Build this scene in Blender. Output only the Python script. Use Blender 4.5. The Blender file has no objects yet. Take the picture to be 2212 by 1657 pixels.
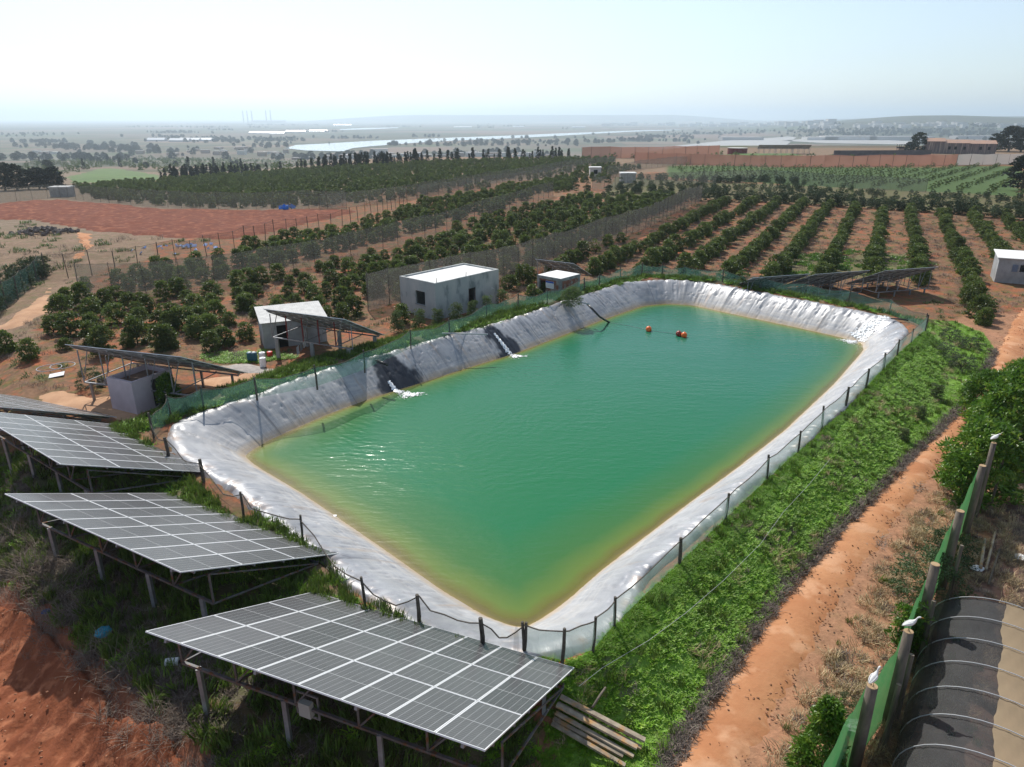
import bpy, bmesh, math, random
import numpy as np
from mathutils import Vector, Matrix, noise as mnoise
R = math.radians
random.seed(7); RNG = np.random.RandomState(7)
C = bpy.context.scene.collection
scene = bpy.context.scene
# ---------------------------------------------------------------- camera, sky, sun, exposure
CAMZ = 17.0; PITCH = 20.5; FPX = 1534.0; CX = 1106.0; CY = 828.5
cam_d = bpy.data.cameras.new('camera'); cam = bpy.data.objects.new('camera', cam_d); C.objects.link(cam)
cam.location = (0, 0, CAMZ); cam.rotation_euler = (R(90 - PITCH), 0, 0)
cam_d.sensor_fit = 'HORIZONTAL'; cam_d.sensor_width = 36.0; cam_d.lens = 36.0 * FPX / 2212.0
cam_d.clip_start = 0.1; cam_d.clip_end = 60000
scene.camera = cam
SUN_AZ = -20.0; SUN_EL = 47.0
w = bpy.data.worlds.new("World"); scene.world = w; w.use_nodes = True
wn = w.node_tree; wn.nodes.clear()
sky = wn.nodes.new('ShaderNodeTexSky'); sky.sky_type = 'NISHITA'; sky.sun_disc = False
sky.sun_elevation = R(SUN_EL); sky.sun_rotation = R(SUN_AZ); sky.altitude = 50
sky.air_density = 1.0; sky.dust_density = 0.7; sky.ozone_density = 2.5
bg = wn.nodes.new('ShaderNodeBackground'); bg.inputs[1].default_value = 0.108
wo = wn.nodes.new('ShaderNodeOutputWorld')
tint_ = wn.nodes.new('ShaderNodeMix'); tint_.data_type = 'RGBA'; tint_.blend_type = 'MULTIPLY'; tint_.inputs[0].default_value = 1; tint_.inputs[7].default_value = (.93, 1.0, 1.05, 1)
hs_ = wn.nodes.new('ShaderNodeHueSaturation'); hs_.inputs['Saturation'].default_value = .62; wn.links.new(sky.outputs[0], hs_.inputs['Color']); wn.links.new(hs_.outputs[0], tint_.inputs[6]); wn.links.new(tint_.outputs[2], bg.inputs[0]); wn.links.new(bg.outputs[0], wo.inputs[0])
sl = bpy.data.lights.new('sun', 'SUN'); sl.energy = 4.0; sl.angle = R(0.5); sl.color = (1, .955, .88)
so = bpy.data.objects.new('sun', sl); C.objects.link(so)
TO_SUN = Vector((math.sin(R(SUN_AZ)) * math.cos(R(SUN_EL)), math.cos(R(SUN_AZ)) * math.cos(R(SUN_EL)), math.sin(R(SUN_EL))))
so.rotation_euler = TO_SUN.to_track_quat('Z', 'Y').to_euler()
scene.view_settings.view_transform = 'Standard'; scene.view_settings.look = 'None'
scene.view_settings.exposure = 0.33; scene.view_settings.gamma = 1.0
scene.render.engine = 'CYCLES'
scene.cycles.volume_bounces = 2; scene.cycles.transparent_max_bounces = 24; scene.cycles.max_bounces = 8

# ---------------------------------------------------------------- maths
cp, sp = math.cos(R(PITCH)), math.sin(R(PITCH))
def atz(u, v, z):
    x = (u - CX) / FPX; yd = (v - CY) / FPX
    Y = cp - yd * sp; Z = -sp - yd * cp; t = (z - CAMZ) / Z
    return np.array([x * t, Y * t])
def sstep(a, b, x):
    t = np.clip((np.asarray(x, float) - a) / (b - a), 0, 1); return t * t * (3 - 2 * t)
L0 = np.array([-14.444, 34.359]); E1 = np.array([.64817, .7615]); E2 = np.array([.7615, -.64817])
def pw(s, t): return L0 + E1 * s + E2 * t
# water edge in pond coordinates (s along, t across), as seen on the photograph
WP = [(0, 0), (1.9, -.7), (6.3, -1.3), (10.1, -1.4), (14, -1.), (18, -.8), (23, -.3), (28.3, -.4), (35.6, -.6), (42.2, -.5), (44.6, .8), (45.7, 3.3), (45, 8.3),
      (44.5, 12.7), (43.9, 16.8), (43.3, 19.2), (41.4, 19.9), (31.9, 20.6), (22.2, 20.9), (16, 20.8), (11.4, 20.6), (7.5, 20.5), (3.9, 20.4), (1.2, 20.5),
      (-.9, 20.3), (-1.25, 18.9), (-1.2, 16.3), (-.9, 13.3), (-.6, 9.7), (-.3, 5.8), (-.2, 1.9)]
WP = np.array([pw(*q) for q in WP])
def resample(P, n, closed=True):
    Q = np.vstack([P, P[:1]]) if closed else P
    d = np.r_[0, np.cumsum(np.linalg.norm(np.diff(Q, axis=0), axis=1))]
    t = np.linspace(0, d[-1], n + 1)[:-1] if closed else np.linspace(0, d[-1], n)
    return np.c_[[np.interp(t, d, Q[:, k]) for k in range(Q.shape[1])]].T
def smooth_closed(P, k):
    for _ in range(k): P = .25 * np.roll(P, 1, 0) + .5 * P + .25 * np.roll(P, -1, 0)
    return P
NW = 1400
WC = smooth_closed(resample(WP, NW), 36)          # closed curve, runs L -> far -> right -> near
WCs = WC[::14]
def inside(px, py, poly):
    px = np.asarray(px, float); py = np.asarray(py, float); c = np.zeros(px.shape, bool)
    n = len(poly); j = n - 1
    for i in range(n):
        xi, yi = poly[i]; xj, yj = poly[j]
        if yi != yj:
            m = ((yi > py) != (yj > py)) & (px < (xj - xi) * (py - yi) / (yj - yi) + xi); c ^= m
        j = i
    return c
def sdist(x, y, poly):
    """signed distance to a closed polygon, positive outside"""
    x = np.asarray(x, float); y = np.asarray(y, float); best = np.full(x.shape, 1e18)
    for i in range(len(poly)):
        a = poly[i]; b = poly[(i + 1) % len(poly)]; ab = b - a; L2 = ab @ ab + 1e-12
        t = np.clip(((x - a[0]) * ab[0] + (y - a[1]) * ab[1]) / L2, 0, 1)
        d = (x - a[0] - t * ab[0]) ** 2 + (y - a[1] - t * ab[1]) ** 2; best = np.minimum(best, d)
    d = np.sqrt(best); return np.where(inside(x, y, poly), -d, d)
RIM = 1.8
def hgen(x, y):
    """the land without the reservoir"""
    x = np.asarray(x, float); y = np.asarray(y, float)
    yy = np.maximum(y, 1.0); r = x / yy
    gl = np.interp(yy, [0, 60, 100, 150, 300, 600, 1200, 1e5], [.8, .8, .6, -.8, -6, -20, -44.5, -44.5])
    yc = 300 + 115 * sstep(.08, .3, r)
    gp = .8 + (-45.3) * sstep(0, 1, (yy - yc) / 560)
    gp = gp + 1.2 * np.sin(yy / 60.) * sstep(90, 200, yy) * (1 - sstep(0, 1, (yy - yc) / 560))
    wl = sstep(-.12, -.42, r); wl = np.where(yy < 40, 1, wl)
    g = gp * (1 - wl) + gl * wl
    hill = 62 * sstep(.24, .55, r) * sstep(2300, 3600, yy) * (1 - .5 * sstep(.5, .2, r)) * (1 + .12 * np.sin(x / 260.) + .07 * np.sin(x / 97. + y / 300.))
    ridge = 112 * np.exp(-((y - 12500) / 1500.) ** 2) * sstep(-.32, -.12, r) * sstep(.36, .2, r)
    return g + hill + ridge
def h(x, y):
    x = np.atleast_1d(np.asarray(x, float)); y = np.atleast_1d(np.asarray(y, float))
    g = hgen(x, y)
    near = (x > -60) & (x < 60) & (y > -30) & (y < 95)
    if near.any():
        xn, yn = x[near], y[near]; gn = g[near]
        s = (xn - L0[0]) * E1[0] + (yn - L0[1]) * E1[1]; t = (xn - L0[0]) * E2[0] + (yn - L0[1]) * E2[1]
        base = gn.copy()
        nearside = sstep(-13.8, -11.2, s - .28 * np.maximum(0, 6 - t)) * sstep(3, -3, s) * sstep(30, 24, t) * sstep(-7.5, -3.5, t)
        base = base + (1.75 - base) * nearside
        low = (1 - sstep(-14.6, -11.0, s - .28 * np.maximum(0, 6 - t))) * sstep(24, 20, t) * sstep(8, -4, s)
        base = base + (-.1 - base) * low
        right = sstep(21, 24, t) ; base = base + (.45 - base) * right * sstep(90, 70, yn)
        d = sdist(xn, yn, WCs)
        wdt = np.where(t > 15, 6.6, 8.0)
        k = 1 - sstep(3.3, wdt, d)
        hh = base + (RIM + .03 - base) * k
        lw = np.where(t > 18.5, 2.55, 2.3); lw = lw + (3.15 - lw) * sstep(2.5, -1.5, s)
        hh = hh - sstep(lw + .55, lw, d) * .45 - sstep(lw + .1, lw - 1.2, d) * 4.5
        g = g.copy(); g[near] = hh
    return g
def hz(x, y): return float(h(x, y)[0])
def at(u, v, dz=0.0):
    """point of the land seen at pixel (u,v) of the 2212-wide photograph"""
    x = (u - CX) / FPX; yd = (v - CY) / FPX; D = np.array([x, cp - yd * sp, -sp - yd * cp])
    ts = np.concatenate([np.linspace(5, 150, 400), np.geomspace(150, 25000, 900)[1:]])
    P = D[None] * ts[:, None]; P[:, 2] += CAMZ
    f = P[:, 2] - h(P[:, 0], P[:, 1]) - dz
    k = np.argmax(f < 0)
    if f[k] >= 0: k = len(ts) - 1
    a, b = ts[max(k - 1, 0)], ts[k]
    for _ in range(18):
        m = (a + b) / 2; q = D * m; fm = q[2] + CAMZ - hz(q[0], q[1]) - dz
        if fm > 0: a = m
        else: b = m
    q = D * b; return np.array([q[0], q[1], q[2] + CAMZ])
def atl(pts, dz=0.0): return [at(u, v, dz) for u, v in pts]
def proj(P):
    P = np.atleast_2d(P); d = P[:, 1] * cp - (P[:, 2] - CAMZ) * sp
    return CX + FPX * P[:, 0] / d, CY - FPX * (P[:, 1] * sp + (P[:, 2] - CAMZ) * cp) / d, d
def cr(a, n, amp=0):
    """resample an open line of points"""
    return resample(np.array(a, float), n, closed=False)

# ---------------------------------------------------------------- materials
MATS = {}
def nodes_of(name):
    m = bpy.data.materials.new(name); m.use_nodes = True; nt = m.node_tree
    return m, nt, nt.nodes['Principled BSDF'], nt.nodes['Material Output']
def mat(name, c1, c2=None, scale=3.0, rough=.8, metal=0.0, bump=0.0, bscale=None, spec=.3, detail=5, lo=.35, hi=.65, vec='Object', stretch=None, trans=0.0, bdist=.02, c3=None, s3=20, alpha=1.0, rand=0.0, sheen=0):
    if name in MATS: return MATS[name]
    m, nt, p, out = nodes_of(name); N = nt.nodes; Lk = nt.links
    p.inputs['Roughness'].default_value = rough; p.inputs['Metallic'].default_value = metal
    p.inputs['Specular IOR Level'].default_value = spec
    tc = N.new('ShaderNodeTexCoord'); src = tc.outputs[vec]
    if stretch:
        mp = N.new('ShaderNodeMapping'); mp.inputs['Scale'].default_value = stretch; Lk.new(src, mp.inputs[0]); src = mp.outputs[0]
    col = None
    if c2 is not None:
        nz = N.new('ShaderNodeTexNoise'); nz.inputs['Scale'].default_value = scale; nz.inputs['Detail'].default_value = detail; nz.inputs['Roughness'].default_value = .62
        Lk.new(src, nz.inputs['Vector'])
        rp = N.new('ShaderNodeMapRange'); rp.inputs[1].default_value = lo; rp.inputs[2].default_value = hi; Lk.new(nz.outputs[0], rp.inputs[0])
        mx = N.new('ShaderNodeMix'); mx.data_type = 'RGBA'; mx.inputs[6].default_value = (*c1, 1); mx.inputs[7].default_value = (*c2, 1)
        Lk.new(rp.outputs[0], mx.inputs[0]); col = mx.outputs[2]
        if c3 is not None:
            n3 = N.new('ShaderNodeTexNoise'); n3.inputs['Scale'].default_value = s3; n3.inputs['Detail'].default_value = 4; Lk.new(src, n3.inputs['Vector'])
            r3 = N.new('ShaderNodeMapRange'); r3.inputs[1].default_value = .52; r3.inputs[2].default_value = .66; Lk.new(n3.outputs[0], r3.inputs[0])
            m3 = N.new('ShaderNodeMix'); m3.data_type = 'RGBA'; m3.inputs[7].default_value = (*c3, 1)
            Lk.new(r3.outputs[0], m3.inputs[0]); Lk.new(col, m3.inputs[6]); col = m3.outputs[2]
    if rand > 0:
        oi = N.new('ShaderNodeObjectInfo'); hs = N.new('ShaderNodeHueSaturation'); mr = N.new('ShaderNodeMapRange')
        mr.inputs[3].default_value = 1 - rand; mr.inputs[4].default_value = 1 + rand; Lk.new(oi.outputs['Random'], mr.inputs[0])
        Lk.new(mr.outputs[0], hs.inputs['Value'])
        if col is None: hs.inputs['Color'].default_value = (*c1, 1)
        else: Lk.new(col, hs.inputs['Color'])
        col = hs.outputs[0]
    if col is None: p.inputs['Base Color'].default_value = (*c1, 1)
    else: Lk.new(col, p.inputs['Base Color'])
    if bump > 0:
        nb = N.new('ShaderNodeTexNoise'); nb.inputs['Scale'].default_value = bscale or scale * 4; nb.inputs['Detail'].default_value = 6; Lk.new(src, nb.inputs['Vector'])
        bp = N.new('ShaderNodeBump'); bp.inputs['Strength'].default_value = bump; bp.inputs['Distance'].default_value = bdist
        Lk.new(nb.outputs[0], bp.inputs['Height']); Lk.new(bp.outputs[0], p.inputs['Normal'])
    surf = p.outputs[0]
    if trans > 0:
        tr = N.new('ShaderNodeBsdfTranslucent'); ms = N.new('ShaderNodeMixShader'); ms.inputs[0].default_value = trans
        if col is not None: Lk.new(col, tr.inputs[0])
        else: tr.inputs[0].default_value = (*c1, 1)
        Lk.new(surf, ms.inputs[1]); Lk.new(tr.outputs[0], ms.inputs[2]); surf = ms.outputs[0]
    if alpha < 1:
        tp = N.new('ShaderNodeBsdfTransparent'); ma = N.new('ShaderNodeMixShader'); ma.inputs[0].default_value = alpha
        Lk.new(tp.outputs[0], ma.inputs[1]); Lk.new(surf, ma.inputs[2]); surf = ma.outputs[0]
    Lk.new(surf, out.inputs[0]); MATS[name] = m; return m

M = {}
M['steel'] = mat('galvanised_steel', (.30, .31, .33), (.20, .20, .21), 2.5, .5, .35, spec=.5, rand=.1)
M['steeldark'] = mat('weathered_steel', (.15, .155, .165), (.09, .085, .08), 3, .6, .3, c3=(.16, .08, .04), s3=5)
M['redsteel'] = mat('red_primer_steel', (.22, .025, .02), (.14, .02, .02), 4, .6)
M['alu'] = mat('panel_aluminium_edge', (.78, .78, .78), rough=.4, metal=.2)
M['backsheet'] = mat('panel_backsheet', (.35, .35, .34), (.22, .22, .22), 3, .7)
M['concrete'] = mat('bare_concrete', (.36, .36, .34), (.24, .245, .24), .9, .9, bump=.25, bscale=9, c3=(.17, .175, .175), s3=1.6, bdist=.01)
M['render_grey'] = mat('cement_render', (.36, .385, .38), (.47, .47, .45), .7, .9, bump=.2, bscale=7, c3=(.20, .225, .225), s3=1.1, stretch=(1, 1, .55))
M['roof_white'] = mat('whitewashed_roof', (.82, .81, .78), (.72, .71, .68), 1.5, .8)
M['pinkwall'] = mat('mauve_wall', (.62, .53, .57), (.54, .46, .49), 1.4, .85, bump=.1)
M['greywall'] = mat('grey_wash_wall', (.42, .42, .42), (.30, .30, .30), 1.2, .9, bump=.15)
M['corrug'] = mat('fibre_cement_sheet', (.62, .61, .58), (.48, .47, .45), 2.2, .8, stretch=(1, 1, 1))
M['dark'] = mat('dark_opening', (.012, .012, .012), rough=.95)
M['wood'] = mat('weathered_timber', (.20, .165, .125), (.11, .09, .075), 6, .85, stretch=(1, 1, .25), bump=.3, bscale=30)
M['woodcut'] = mat('cut_timber_end', (.42, .30, .17), (.34, .22, .12), 12, .8)
M['plank'] = mat('grey_plank', (.42, .35, .26), (.26, .21, .16), 4, .85, c3=(.45, .25, .10), s3=3, bump=.2, bscale=30, rand=.2)
M['post'] = mat('dark_fence_post', (.07, .06, .05), (.13, .115, .095), 8, .9, bump=.3)
M['postgrey'] = mat('grey_fence_post', (.15, .145, .13), (.09, .085, .08), 8, .9)
M['buoy'] = mat('orange_buoy', (.85, .17, .02), (.75, .13, .015), 3, .35, spec=.5)
M['buoyred'] = mat('dark_red_buoy', (.30, .03, .015), (.22, .02, .015), 3, .4, spec=.5)
M['pipe'] = mat('black_pipe', (.02, .02, .022), rough=.4, spec=.5)
M['pipegrey'] = mat('grey_pipe', (.45, .45, .46), rough=.4)
M['white'] = mat('white_plastic', (.8, .8, .8), rough=.5)
M['bluebarrel'] = mat('blue_plastic', (.02, .10, .14), rough=.45)
M['bluebag'] = mat('turquoise_plastic', (.01, .30, .42), (.0, .22, .33), 6, .4)
M['tarpblue'] = mat('blue_tarp', (.25, .38, .75), (.6, .66, .8), 1.5, .6)
M['redplastic'] = mat('red_plastic', (.6, .04, .03), rough=.5)
M['orangecloth'] = mat('orange_cloth', (.6, .22, .03), rough=.9)
M['brickred'] = mat('red_brick', (.26, .10, .06), (.19, .08, .05), 4, .95, c3=(.32, .30, .28), s3=2.2)
M['rock'] = mat('rubble_stone', (.20, .17, .15), (.12, .10, .09), 5, .95)
M['bark'] = mat('orchard_bark', (.11, .085, .06), (.07, .055, .04), 10, .9)
M['twig'] = mat('dry_twigs', (.26, .21, .165), (.16, .125, .10), 6, .95, rand=.25)
M['straw'] = mat('dry_straw', (.55, .43, .26), (.38, .28, .16), 4, .95, rand=.25)
M['deadleaf'] = mat('dead_runners', (.13, .10, .085), (.22, .18, .15), 5, .95, rand=.25)
def leafmat(n, a, b, c, r=.42, tr=.4, rand=.2, s=.7, s3=2.6, spec=.45): return mat(n, a, b, s, r, trans=tr, rand=rand, spec=spec, c3=c, s3=s3, detail=3)
M['avo'] = leafmat('orchard_leaves', (.098, .145, .030), (.060, .100, .022), (.21, .235, .055))
M['avoy'] = leafmat('young_orchard_leaves', (.12, .17, .03), (.07, .12, .02), (.20, .22, .04))
M['cypress'] = leafmat('windbreak_leaves', (.055, .088, .030), (.035, .060, .022), (.09, .12, .04), .6, .15)
M['pine'] = leafmat('far_tree_leaves', (.022, .036, .017), (.015, .025, .013), (.035, .05, .022), .7, .1)
M['bamboo'] = leafmat('lance_leaves', (.11, .22, .022), (.070, .15, .02), (.24, .34, .04), .38, .35)
M['weed'] = leafmat('weed_leaves', (.11, .17, .045), (.075, .12, .035), (.17, .18, .08), .6, .35)
M['greyshrub'] = leafmat('grey_green_leaves', (.085, .13, .050), (.055, .09, .035), (.15, .19, .085), .6, .3)
M['grass'] = leafmat('green_grass', (.23, .44, .028), (.16, .33, .022), (.33, .48, .05), .5, .35, rand=.28)
M['grassdk'] = leafmat('rank_grass', (.125, .20, .028), (.085, .14, .022), (.20, .20, .06), .6, .3, rand=.3)
M['gourd'] = leafmat('vine_leaves', (.13, .26, .03), (.08, .19, .02), (.20, .30, .05), .45, .35)

# ---------------------------------------------------------------- mesh helpers
class MB:
    def __init__(s): s.v = []; s.f = []; s.mi = []
    def add(s, vs, fs, mi=0):
        o = len(s.v); s.v += [tuple(map(float, q)) for q in vs]; s.f += [tuple(i + o for i in f) for f in fs]; s.mi += [mi] * len(fs); return s
    def box(s, c, sz, ax=None, mi=0):
        c = Vector(tuple(c)); ax = ax or (Vector((1, 0, 0)), Vector((0, 1, 0)), Vector((0, 0, 1)))
        vs = []
        for k in (-.5, .5):
            for j in (-.5, .5):
                for i in (-.5, .5): vs.append(c + ax[0] * (i * sz[0]) + ax[1] * (j * sz[1]) + ax[2] * (k * sz[2]))
        return s.add(vs, [(0, 2, 3, 1), (4, 5, 7, 6), (0, 1, 5, 4), (2, 6, 7, 3), (0, 4, 6, 2), (1, 3, 7, 5)], mi)
    def bar(s, p, q, wd, ht=None, mi=0):
        p = Vector(tuple(p)); q = Vector(tuple(q)); d = q - p; L = d.length
        if L < 1e-6: return s
        d.normalize(); up = Vector((0, 0, 1)) if abs(d.z) < .95 else Vector((1, 0, 0))
        x = d.cross(up).normalized(); y = x.cross(d).normalized()
        return s.box((p + q) / 2, (wd, ht or wd, L), (x, y, d), mi)
    def tube(s, pts, r, n=8, caps=True, mi=0):
        P = [Vector(tuple(q)) for q in pts]; rs = r if isinstance(r, (list, tuple)) else [r] * len(P); o = len(s.v); prev = None
        for i, q in enumerate(P):
            d = (P[min(i + 1, len(P) - 1)] - P[max(i - 1, 0)]).normalized()
            if prev is None: x = d.orthogonal().normalized()
            else: x = (prev - d * prev.dot(d)).normalized()
            prev = x; y = d.cross(x)
            for k in range(n):
                a = 2 * math.pi * k / n; s.v.append(tuple(q + (x * math.cos(a) + y * math.sin(a)) * rs[i]))
        for i in range(len(P) - 1):
            for k in range(n):
                a = o + i * n + k; b = o + i * n + (k + 1) % n; s.f.append((a, b, b + n, a + n)); s.mi.append(mi)
        if caps:
            s.f.append(tuple(o + k for k in range(n))[::-1]); s.mi.append(mi)
            s.f.append(tuple(o + (len(P) - 1) * n + k for k in range(n))); s.mi.append(mi)
        return s
    def lathe(s, c, prof, n=16, mi=0):
        o = len(s.v); c = Vector(tuple(c))
        for r, z in prof:
            for k in range(n): a = 2 * math.pi * k / n; s.v.append((c.x + r * math.cos(a), c.y + r * math.sin(a), c.z + z))
        for i in range(len(prof) - 1):
            for k in range(n):
                a = o + i * n + k; b = o + i * n + (k + 1) % n; s.f.append((a, b, b + n, a + n)); s.mi.append(mi)
        s.f.append(tuple(o + k for k in range(n))[::-1]); s.mi.append(mi); s.f.append(tuple(o + (len(prof) - 1) * n + k for k in range(n))); s.mi.append(mi)
        return s
    def mesh(s, name, m, off=(0, 0, 0), smooth=False):
        me = bpy.data.meshes.new(name); ox, oy, oz = off
        me.from_pydata([(x - ox, y - oy, z - oz) for x, y, z in s.v], [], s.f)
        ms = m if isinstance(m, (list, tuple)) else [m]
        for q in ms: me.materials.append(q)
        if len(ms) > 1: me.polygons.foreach_set('material_index', s.mi)
        if smooth: me.polygons.foreach_set('use_smooth', [True] * len(me.polygons))
        me.update(); return me
    def build(s, name, m, parent=None, smooth=False):
        off = (0, 0, 0); q = parent
        while q is not None: off = tuple(np.array(off) + np.array(q.location)); q = q.parent
        me = s.mesh(name, m, off, smooth); o = bpy.data.objects.new(name, me); C.objects.link(o)
        if parent: o.parent = parent
        return o
def tag(o, label=None, cat=None, group=None, kind=None):
    if label: o['label'] = label
    if cat: o['category'] = cat
    if group: o['group'] = group
    if kind: o['kind'] = kind
    return o
def empty(name, loc, label, cat, group=None):
    o = bpy.data.objects.new(name, None); C.objects.link(o); o.location = tuple(map(float, loc)); o.empty_display_size = .3
    return tag(o, label, cat, group)
def child(name, me, parent):
    o = bpy.data.objects.new(name, me); C.objects.link(o); o.parent = parent; return o
def meshobj(name, V, F, m, smooth=False, attrs=None):
    me = bpy.data.meshes.new(name); me.from_pydata(V.tolist() if hasattr(V, 'tolist') else V, [], F.tolist() if hasattr(F, 'tolist') else F)
    me.materials.append(m)
    if smooth: me.polygons.foreach_set('use_smooth', [True] * len(me.polygons))
    for k, a in (attrs or {}).items():
        a = np.asarray(a, float)
        if a.ndim == 1: at_ = me.attributes.new(k, 'FLOAT', 'POINT'); at_.data.foreach_set('value', a)
        else: at_ = me.attributes.new(k, 'FLOAT_COLOR', 'POINT'); at_.data.foreach_set('color', np.c_[a, np.ones(len(a))].ravel())
    me.update(); o = bpy.data.objects.new(name, me); C.objects.link(o); return o
def gridfaces(nx, ny):
    i, j = np.meshgrid(np.arange(nx - 1), np.arange(ny - 1), indexing='ij'); a = (i * ny + j).ravel()
    return np.c_[a, a + ny, a + ny + 1, a + 1]
def fnoise(x, y, sc, seed=0.0, oct=3):
    return np.array([mnoise.fractal(Vector((a * sc, b * sc, seed)), 1.0, 2.0, oct) for a, b in zip(x, y)])
# ---------------------------------------------------------------- THE LAND
def axis(lo, hi, c0, c1, step, gr):
    a = list(np.arange(c0, c1 + step, step)); s = step; x = a[-1]
    while x < hi: s *= gr; x += s; a.append(x)
    s = step; x = c0; b = []
    while x > lo: s *= gr; x -= s; b.append(x)
    return np.array(b[::-1] + a)
gx = axis(-16000, 16000, -46, 50, .55, 1.045); gy = axis(-300, 21000, 2, 92, .55, 1.04)
GX, GY = np.meshgrid(gx, gy, indexing='ij'); X, Y = GX.ravel(), GY.ravel()
Z = h(X, Y)
nr = (np.abs(X) < 130) & (Y < 260) & (Y > -20)
Zn = np.zeros_like(Z); Zn[nr] = fnoise(X[nr], Y[nr], .22, 3.1) * .10 + fnoise(X[nr], Y[nr], 1.1, 9.1, 2) * .05
dn = np.full(X.shape, 99.); q = (np.abs(X) < 60) & (Y > -30) & (Y < 95); dn[q] = sdist(X[q], Y[q], WCs)
Z += Zn * np.clip((np.abs(dn) - 2.6) / 1.5, 0, 1)
def ground_mat():
    m, nt, p, out = nodes_of('land'); N = nt.nodes; K = nt.links
    p.inputs['Roughness'].default_value = .95; p.inputs['Specular IOR Level'].default_value = .15
    g = N.new('ShaderNodeNewGeometry'); at_ = N.new('ShaderNodeAttribute'); at_.attribute_name = 'tint'
    def nz(sc, det=6, rough=.65):
        n = N.new('ShaderNodeTexNoise'); n.inputs['Scale'].default_value = sc; n.inputs['Detail'].default_value = det; n.inputs['Roughness'].default_value = rough
        K.new(g.outputs['Position'], n.inputs['Vector']); return n.outputs[0]
    def rng(x, a, b, c=0, d=1):
        r = N.new('ShaderNodeMapRange'); r.inputs[1].default_value = a; r.inputs[2].default_value = b; r.inputs[3].default_value = c; r.inputs[4].default_value = d; K.new(x, r.inputs[0]); return r.outputs[0]
    def mix(f, a, b, mode='MIX'):
        mx = N.new('ShaderNodeMix'); mx.data_type = 'RGBA'; mx.blend_type = mode
        if isinstance(f, float): mx.inputs[0].default_value = f
        else: K.new(f, mx.inputs[0])
        for i, x in ((6, a), (7, b)):
            if isinstance(x, tuple): mx.inputs[i].default_value = (*x, 1)
            else: K.new(x, mx.inputs[i])
        return mx.outputs[2]
    def mul(a, b):
        mm = N.new('ShaderNodeMath'); mm.operation = 'MULTIPLY'; K.new(a, mm.inputs[0]); K.new(b, mm.inputs[1]); return mm.outputs[0]
    # dry litter over soil near the camera
    sep = N.new('ShaderNodeSeparateColor')
    a2 = N.new('ShaderNodeAttribute'); a2.attribute_name = 'cover'; K.new(a2.outputs['Color'], sep.inputs[0])
    litter = mix(rng(nz(2.2, 8), .35, .65), (.20, .135, .080), (.125, .088, .055))
    f1 = rng(nz(.55, 7, .7), .36, .52)
    f1 = mul(f1, sep.outputs[0])
    c = mix(f1, at_.outputs['Color'], litter)
    f2 = mul(rng(nz(.8, 7, .75), .50, .64), sep.outputs[1])
    green = mix(rng(nz(6, 5), .35, .65), (.055, .10, .020), (.10, .15, .035))
    c = mix(f2, c, green)
    v = rng(nz(5, 8, .7), .3, .7, .72, 1.28); cv = N.new('ShaderNodeCombineColor'); [K.new(v, cv.inputs[i]) for i in range(3)]
    c = mix(1.0, c, cv.outputs[0], 'MULTIPLY')
    K.new(c, p.inputs['Base Color'])
    b = N.new('ShaderNodeBump'); b.inputs['Strength'].default_value = .6; b.inputs['Distance'].default_value = .08; K.new(nz(3.5, 8, .7), b.inputs['Height']); K.new(b.outputs[0], p.inputs['Normal'])
    return m
# own colours of the land, field by field
S = (X - L0[0]) * E1[0] + (Y - L0[1]) * E1[1]; T = (X - L0[0]) * E2[0] + (Y - L0[1]) * E2[1]
soil = np.array([.35, .108, .050]); dry = np.array([.25, .185, .135]); paths = np.array([.55, .33, .20])
tint = np.tile(soil, (len(X), 1)); cov = np.zeros((len(X), 3)); cov[:, 0] = .82; cov[:, 1] = .62
def pm(px, dz=0.0): 
    P = np.array(atl(px, dz))[:, :2]; return inside(X, Y, P)
def paint(mask, col, c0=None, c1=None):
    tint[mask] = col
    if c0 is not None: cov[mask, 0] = c0
    if c1 is not None: cov[mask, 1] = c1
far = Y > 130
r_ = X / np.maximum(Y, 1)
paint((r_ < -.66 + .0046 * (Y - 60) + .02 * np.sin(Y * .3)) & (Y > 52), dry * np.array([1.08, .95, .9]), .6, .35); paint((r_ < -.34) & (Y > 112), dry, .6, .3)
paint((r_ < -.2) & (Y > 150), dry * .95, .5, .3)
# middle slope patchwork and the wide plain
def cellcol(x, y, cs, seed, pal):
    ang = .35; u = (x * math.cos(ang) + y * math.sin(ang)) / cs[0]; v = (-x * math.sin(ang) + y * math.cos(ang)) / cs[1]
    u = u + .35 * np.sin(v * 1.7 + seed); v = v + .3 * np.sin(u * 1.3)
    k = (np.floor(u) * 7919 + np.floor(v) * 104729 + seed * 31).astype(np.int64)
    rr = ((k * 2654435761) % 4294967296) / 4294967296.; return pal[(rr * len(pal)).astype(int) % len(pal)], rr
pal = np.array([[.12, .095, .07], [.15, .11, .08], [.08, .08, .05], [.055, .07, .04], [.10, .095, .06], [.19, .13, .10], [.045, .058, .035], [.13, .12, .085], [.065, .09, .04]])
mfar = (Y > 420)
cc, rr = cellcol(X, Y, (190., 130.), 3, pal); paint(mfar & (Y < 2500), 0, .25, .3); tint[mfar & (Y < 2500)] = cc[mfar & (Y < 2500)]
cc, rr = cellcol(X, Y, (700., 420.), 5, pal); k = Y >= 2500; tint[k] = cc[k] * .9; cov[k, 0] = .1; cov[k, 1] = .2
k = hgen(X, Y) > -20; k &= Y > 2200; tint[k] = np.array([.05, .055, .035]); cov[k, 1] = .5
paint(pm([(1440, 383), (1750, 402), (2212, 425), (2212, 358), (1800, 362), (1440, 357)]), (.060, .110, .030), .1, .4)    # young green plantation
paint(pm([(1300, 430), (1521, 429), (2212, 466), (2212, 425), (1750, 402), (1330, 383)]), (.115, .11, .05), .5, 1.0)
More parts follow.
